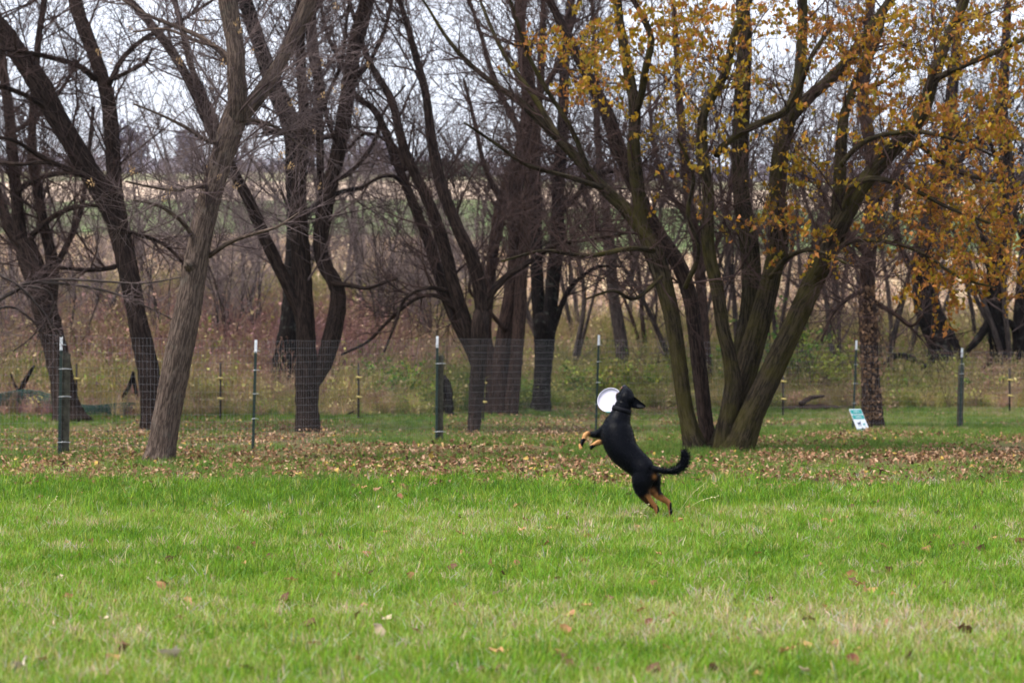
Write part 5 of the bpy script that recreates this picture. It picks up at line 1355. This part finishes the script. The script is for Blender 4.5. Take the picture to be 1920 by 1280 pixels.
# fur markings: tan lower legs with black along the back of the pasterns, tan under the tail, tan chin
hind = sm(zy + j + (zx - 640) * .25 * (zx < 760), 985, 1030) * (zx > 590)
hind *= 1 - sm(zx - (640 + (zy - 1000) * -0.0) + j, -60, -40) * 0
black_l = (zx > 752 + j * .3) & (zx < 800) & (zy > 1085) & (zy < 1185)
black_r = (zx > 862 + j * .3) & (zy > 1062) & (zy < 1180)
hind = np.where(black_l | black_r, 0, hind)
hind *= np.where((zx < 640 + (zy - 985) * .62 + j) & (zy < 1110), .12, 1)
front = sm(-(zx - 205) + j, -12, 14) * (zy > 470) * (zy < 640) * (zx < 300)
front2 = sm(-(zx - 312) + j, -10, 14) * (zy > 558 + j * .2) * (zx < 330) * (dyv > .2) * (zy < 660)
pad = ((zx - 128) * .85 + (zy - 612) * -.5 > 14 + j * .3) & (zx < 190) & (zy > 545)
pad2 = (zy > 600 + (zx - 250) * -.15 + j * .2) & (zx < 300) & (zx > 200) & (dyv > .2)
tail_p = np.exp(-(((zx - 728) / 17) ** 2 + ((zy - 845) / 20) ** 2))
belly = np.exp(-(((zx - 715) / 26) ** 2 + ((zy - 965) / 24) ** 2)) * .8
chin = np.exp(-(((zx - 445) / 20) ** 2 + ((zy - 185) / 22) ** 2)) * (dyv > .19) * .3
tan = np.clip(np.maximum.reduce([hind, np.where(pad, 0, front), np.where(pad2, 0, front2), tail_p, belly, chin]), 0, 1)
BLK = np.array((.0012, .0017, .0038)); TAN = np.array((.34, .145, .055)); TANF = np.array((.52, .27, .11))  # the blue in the black paints the sky's sheen into the coat colour
tc = np.where((zx < 330)[:, None], TANF, TAN)
fc = BLK * (1 - tan[:, None]) + tc * tan[:, None] * (1 + nz_[:, None] * .6)
a = body.attributes.new('col', 'FLOAT_COLOR', 'POINT'); a.data.foreach_set('color', np.concatenate([fc, np.ones((nv, 1))], 1).astype(np.float32).ravel())
M_FUR, nt, b = mat('dog_fur')
at_ = N(nt, 'ShaderNodeAttribute', attribute_name='col'); nt.links.new(at_.outputs['Color'], b.inputs['Base Color'])
b.inputs['Roughness'].default_value = .40; b.inputs['Specular IOR Level'].default_value = .055
g = N(nt, 'ShaderNodeNewGeometry'); nn1 = N(nt, 'ShaderNodeTexNoise', i_Scale=70.0, i_Detail=3.0); nt.links.new(g.outputs['Position'], nn1.inputs['Vector'])
bp = N(nt, 'ShaderNodeBump', i_Strength=.35, i_Distance=.01); nt.links.new(nn1.outputs[0], bp.inputs['Height']); nt.links.new(bp.outputs[0], b.inputs['Normal'])
body.materials.clear(); body.materials.append(M_FUR)
body.polygons.foreach_set('use_smooth', np.ones(len(body.polygons), bool))
dloc = zp(760, 1205, -.05)
dog = empty('dog', tuple(dloc), 'black and tan dog leaping up with a white flying disc in its mouth, tail curled', 'dog')
V_ = (co - dloc).astype(np.float32); body.vertices.foreach_set('co', V_.ravel()); body.update()
bo = bpy.data.objects.new('body', body); C.objects.link(bo); bo.parent = dog
# short coat
rng = np.random.RandomState(4)
n = 26000; q = rng.randint(0, nv, n)
tailw = (zx[q] > 780) & (zy[q] < 850)
ln = np.where(tailw, rng.uniform(.02, .038, n), rng.uniform(.006, .013, n))
flow = np.where((zx[q] > 780)[:, None] & (zy[q] < 850)[:, None], np.array((.4, 0, .25)), np.array((.12, -.05, -.6)))
hd = norm(nrm[q] * .55 + flow + rng.normal(0, .22, (n, 3)))
sd_ = norm(np.cross(hd, rng.normal(0, 1, (n, 3)))) * .0011
p = co[q]
V = np.stack([p - sd_, p + sd_, p + hd * ln[:, None]], 1).reshape(-1, 3)
mb = MB(); mb.add(V, T=np.arange(n * 3).reshape(-1, 3), col=np.repeat(fc[q], 3, 0)); mb.build('coat', M_FUR, dog, kind='stuff')
# ears: folded triangular flaps
def ear(pts, mbx):
    P = np.array([zp(*p) for p in pts]); c = P.mean(0); nv_ = np.cross(P[1] - P[0], P[2] - P[0]); nv_ /= np.linalg.norm(nv_)
    n = len(P); f = P + nv_ * .006; bk = P - nv_ * .006; cf, cb = c + nv_ * .014, c - nv_ * .004
    mbx.add(np.concatenate([f, bk, [cf, cb]]), Q=[(k, (k + 1) % n, n + (k + 1) % n, n + k) for k in range(n)], T=[(2 * n, k, (k + 1) % n) for k in range(n)] + [(2 * n + 1, n + (k + 1) % n, n + k) for k in range(n)], col=tuple(BLK))
mb = MB(); ear([(548, 188, .12), (585, 203, .115), (622, 232, .10), (655, 258, .09), (672, 274, .085), (650, 286, .09), (610, 290, .10), (570, 284, .11), (545, 270, .115)], mb); mb.build('ear', M_FUR, dog)
mb = MB(); ear([(500, 195, .19), (482, 205, .22), (468, 225, .25), (460, 250, .27), (468, 262, .27), (485, 258, .24), (500, 245, .20)], mb); mb.build('ear', M_FUR, dog)
# nose, eyes, collar
M_NOSE = plain('dog_nose', (.02, .012, .012), .25, 0, .5, .1)
M_GUM = plain('dog_lip', (.30, .10, .09), .4, 0, .4, .2)
M_EYE = plain('dog_eye', (.02, .010, .006), .08, 0, .6, .1)
def ball(c, r, nm, m, sx=(1, 1, 1)):
    mb = MB(); n1, n2 = 8, 12; V = []
    for i in range(n1 + 1):
        for k in range(n2):
            a, b_ = math.pi * i / n1, 2 * math.pi * k / n2; V.append((math.sin(a) * math.cos(b_) * sx[0], math.sin(a) * math.sin(b_) * sx[1], math.cos(a) * sx[2]))
    mb.add(np.array(V) * r + c, Q=[(i * n2 + k, i * n2 + (k + 1) % n2, (i + 1) * n2 + (k + 1) % n2, (i + 1) * n2 + k) for i in range(n1) for k in range(n2)]); return mb.build(nm, m, dog)
ball(zp(506, 110, .26), .016, 'nose', M_NOSE, (1.1, 1, .8))
ball(zp(492, 122, .235), .012, 'lip', M_GUM, (1.4, 1, .7))
ball(zp(488, 172, .195), .009, 'eye', M_EYE); ball(zp(545, 165, .20), .009, 'eye', M_EYE)
M_COLLAR = plain('black_collar', (.006, .006, .009), .7, 0, .08, .2)
mb = MB(); th = np.linspace(0, 2 * np.pi, 40, endpoint=False)
ax = norm((zp(490, 262, .12) - zp(470, 325, .12))[None])[0]; X_ = norm(np.cross(ax, (0, 1.0, 0))[None])[0]; Y_ = np.cross(ax, X_); cc = zp(474, 303, .12)
rg = []
for o_, rr in ((-.017, 84), (.017, 82), (.017, 77), (-.017, 79)):
    rg.append(cc + ax * o_ + (np.cos(th)[:, None] * X_ + np.sin(th)[:, None] * Y_) * rr * ZS)
V = np.stack(rg, 1).reshape(-1, 3)
mb.add(V, Q=[(k * 4 + j_, ((k + 1) % 40) * 4 + j_, ((k + 1) % 40) * 4 + (j_ + 1) % 4, k * 4 + (j_ + 1) % 4) for k in range(40) for j_ in range(4)]); mb.build('collar', M_COLLAR, dog)

# the disc, held by its edge
M_DISC = plain('disc_plastic', (.50, .48, .57), .55, 0, .25, .04, 60)
M_DPR = plain('disc_print', (.05, .45, .45), .45, 0, .3, .05)
dc = zp(384, 226, .27); rd_ = 110 * ZS
dn_ = norm(np.array([[-.30, -.86, .32]]))[0]
dx_ = norm(np.cross(dn_, (0, 0, 1.0))[None])[0]; dz_ = np.cross(dx_, dn_)
prof = [(0, -.006), (.60, -.006), (.80, -.004), (.88, -.001), (.92, .004), (.945, .009), (.975, .010), (1.0, .005), (.99, -.002), (.95, -.008), (.85, -.0115), (.6, -.0115), (0, -.0115)]
K = 56; th = np.arange(K) * 2 * np.pi / K; V = []
for r_, h_ in prof:
    V.append(dc + (np.cos(th)[:, None] * dx_ + np.sin(th)[:, None] * dz_) * max(r_, .001) * rd_ + dn_ * h_)
V = np.concatenate(V); n = len(prof)
mb = MB(); mb.add(V, Q=[(i * K + k, i * K + (k + 1) % K, (i + 1) * K + (k + 1) % K, (i + 1) * K + k) for i in range(n - 1) for k in range(K)])
disc = empty('flying_disc', tuple(dc), 'white plastic flying disc held by its edge in the mouth of the dog', 'flying disc')
mb.build('disc', M_DISC, disc)
mb = MB()
for a0 in (-1.72, ):
    aa = np.linspace(a0, a0 + .34, 8); V = np.concatenate([dc + (np.cos(aa)[:, None] * dx_ + np.sin(aa)[:, None] * dz_) * r_ * rd_ + dn_ * h_ for r_, h_ in ((.93, .0105), (1.012, .0075))])
    mb.add(V, Q=[(k, k + 1, 8 + k + 1, 8 + k) for k in range(7)])
mb.build('teal_print', M_DPR, disc)
# ---------------------------------------------------------------- leaves lying on the lawn
rng = np.random.RandomState(33)
FC = [(.50, .38, .27), (.30, .15, .07), (.12, .06, .035), (.42, .22, .10), (.22, .085, .05), (.46, .38, .31)]
fl_me = []
for ci, c in enumerate(FC):
    for k in range(2):
        v, q = leaf_shape(curl=[1.1, .5][k], wide=.34, drop=[.7, -.2][k], seed=80 + ci * 2 + k, fine=True); mb = MB(); mb.add(v - np.array((.5, 0, -.1)), Q=q, col=c); fl_me.append(mb.mesh('fallen_leaf', M_DRY))
def fallen(px, py, ci, size, label, group=None):
    d = HC * F / (py - HZ); p = at(px, py, d); p[2] = float(gz(p[0], p[1])) + rng.uniform(.02, .045)
    o = bpy.data.objects.new('fallen_leaf', fl_me[ci * 2 + rng.randint(2)]); C.objects.link(o)
    o.location = p; o.rotation_euler = (rng.normal(0, .45), rng.normal(0, .45), rng.uniform(0, 6.28)); o.scale = (size,) * 3
    tag(o, label, 'leaf', group)
for a in [(1645, 1088, 0, .11, 'pale curled dry leaf lying on the lawn at the right beside a dark leaf'), (1667, 1090, 2, .09, 'dark brown leaf standing on edge beside the pale curled leaf on the lawn'),
          (1625, 1122, 3, .11, 'flat orange-brown leaf on the lawn below the pale curled leaf'), (1594, 1097, 3, .09, 'tan leaf on the lawn left of the pale curled leaf'), (1600, 1110, 2, .07, 'small dark brown leaf between tan leaves on the lawn'),
          (1842, 1043, 2, .09, 'dark brown leaf on the lawn near the right edge beside dry grass'), (710, 1212, 0, .11, 'pale tan curled leaf on the lawn at the lower middle'), (319, 1257, 5, .11, 'whitish curled leaf at the very bottom of the lawn, left'),
          (34, 1270, 5, .10, 'whitish dry leaf in the bottom left corner of the lawn'), (1070, 1170, 1, .09, 'reddish-brown leaf on the lawn at the lower middle'), (1100, 1150, 3, .08, 'orange-tan leaf leaning in the grass at the lower middle'),
          (1592, 1268, 4, .08, 'red leaf at the very bottom of the lawn, right'), (1505, 1232, 3, .11, 'pinkish tan leaf in the grass near the bottom right'), (1475, 1250, 3, .09, 'light orange leaf in the grass near the bottom right'),
          (1657, 1192, 1, .08, 'brown leaf standing up in the lower right lawn'), (826, 1025, 5, .10, 'small whitish leaf on the lawn left of the dog'), (722, 1008, 3, .09, 'orange-brown leaf at the edge of the taller grass left of the dog'),
          (292, 1075, 0, .09, 'pale hooked dry leaf in the left lawn'), (1140, 1142, 2, .07, 'small dark leaf on the lawn below the dog'), (1912, 1030, 1, .09, 'brown leaf on the lawn at the right edge')]: fallen(*a)
done = 0
while done < 270:
    py = 905 + 380 * rng.rand() ** 1.6; px = rng.uniform(0, 1920)
    if rng.rand() > .35 + .65 * (px / 1920): continue
    fallen(px, py, ci := rng.choice([0, 1, 1, 2, 2, 2, 3, 3, 4]), rng.uniform(.045, .085), 'small ' + ['pale tan', 'brown', 'dark brown', 'orange-tan', 'reddish'][ci] + ' dry leaf scattered in the mown grass', 'dry leaves scattered on the lawn'); done += 1
# a few long seed stalks bending out of the grass
def stalk(px, py, tx, ty, label):
    d = HC * F / (py - HZ); b = at(px, py, d); b[2] = float(gz(b[0], b[1])); t = at(tx, ty, d - .1)
    root = empty('grass_stalk', tuple(b), label, 'grass', 'long dry grass stalks'); mb = MB()
    m_ = (b + t) / 2 + np.array((0, 0, .03)); P_ = catmull(np.array([b, m_, t]), .03)
    V, Q = tubes(P_[None], np.linspace(.0022, .0012, len(P_))[None], 4); mb.add(V, Q=Q, col=(.55, .52, .26)); mb.build('stem', M_WEED, root)
    mb = MB(); e = P_[-6:] ; stamp(mb, shapes[1], e, rotm(rng, len(e), .6), np.full(len(e), .018), np.tile((.6, .5, .3), (len(e), 1))); mb.build('seed_head', M_WEED, root, kind='stuff')
stalk(1268, 968, 1322, 905, 'long pale grass stalk leaning right just behind the hind paws of the dog')
stalk(1275, 965, 1345, 930, 'lower of two long pale grass stalks leaning right of the hind paws')
stalk(1195, 985, 1218, 945, 'short pale grass stalk in front of the left hind paw')
stalk(72, 985, 108, 930, 'long pale grass stalk bending in the tall grass at the left')
stalk(1590, 955, 1594, 918, 'upright grass stalk in the lawn below the sign')

# ---------------------------------------------------------------- the damp autumn air
hz = MB()
x0, x1, y0, y1, z0, z1 = -1000, 1000, -70, 1600, -160, 60
hz.add([(x0, y0, z0), (x1, y0, z0), (x1, y1, z0), (x0, y1, z0), (x0, y0, z1), (x1, y0, z1), (x1, y1, z1), (x0, y1, z1)], Q=[(0, 3, 2, 1), (4, 5, 6, 7), (0, 1, 5, 4), (1, 2, 6, 5), (2, 3, 7, 6), (3, 0, 4, 7)])
mh = bpy.data.materials.new('haze'); mh.use_nodes = True; nt = mh.node_tree; nt.nodes.clear()
o_ = nt.nodes.new('ShaderNodeOutputMaterial'); v_ = nt.nodes.new('ShaderNodeVolumePrincipled')
v_.inputs['Color'].default_value = (.80, .82, .92, 1); v_.inputs['Density'].default_value = 0.00011; v_.inputs['Anisotropy'].default_value = .2
nt.links.new(v_.outputs[0], o_.inputs['Volume'])
tag(hz.build('haze', mh, smooth=False), kind='stuff')
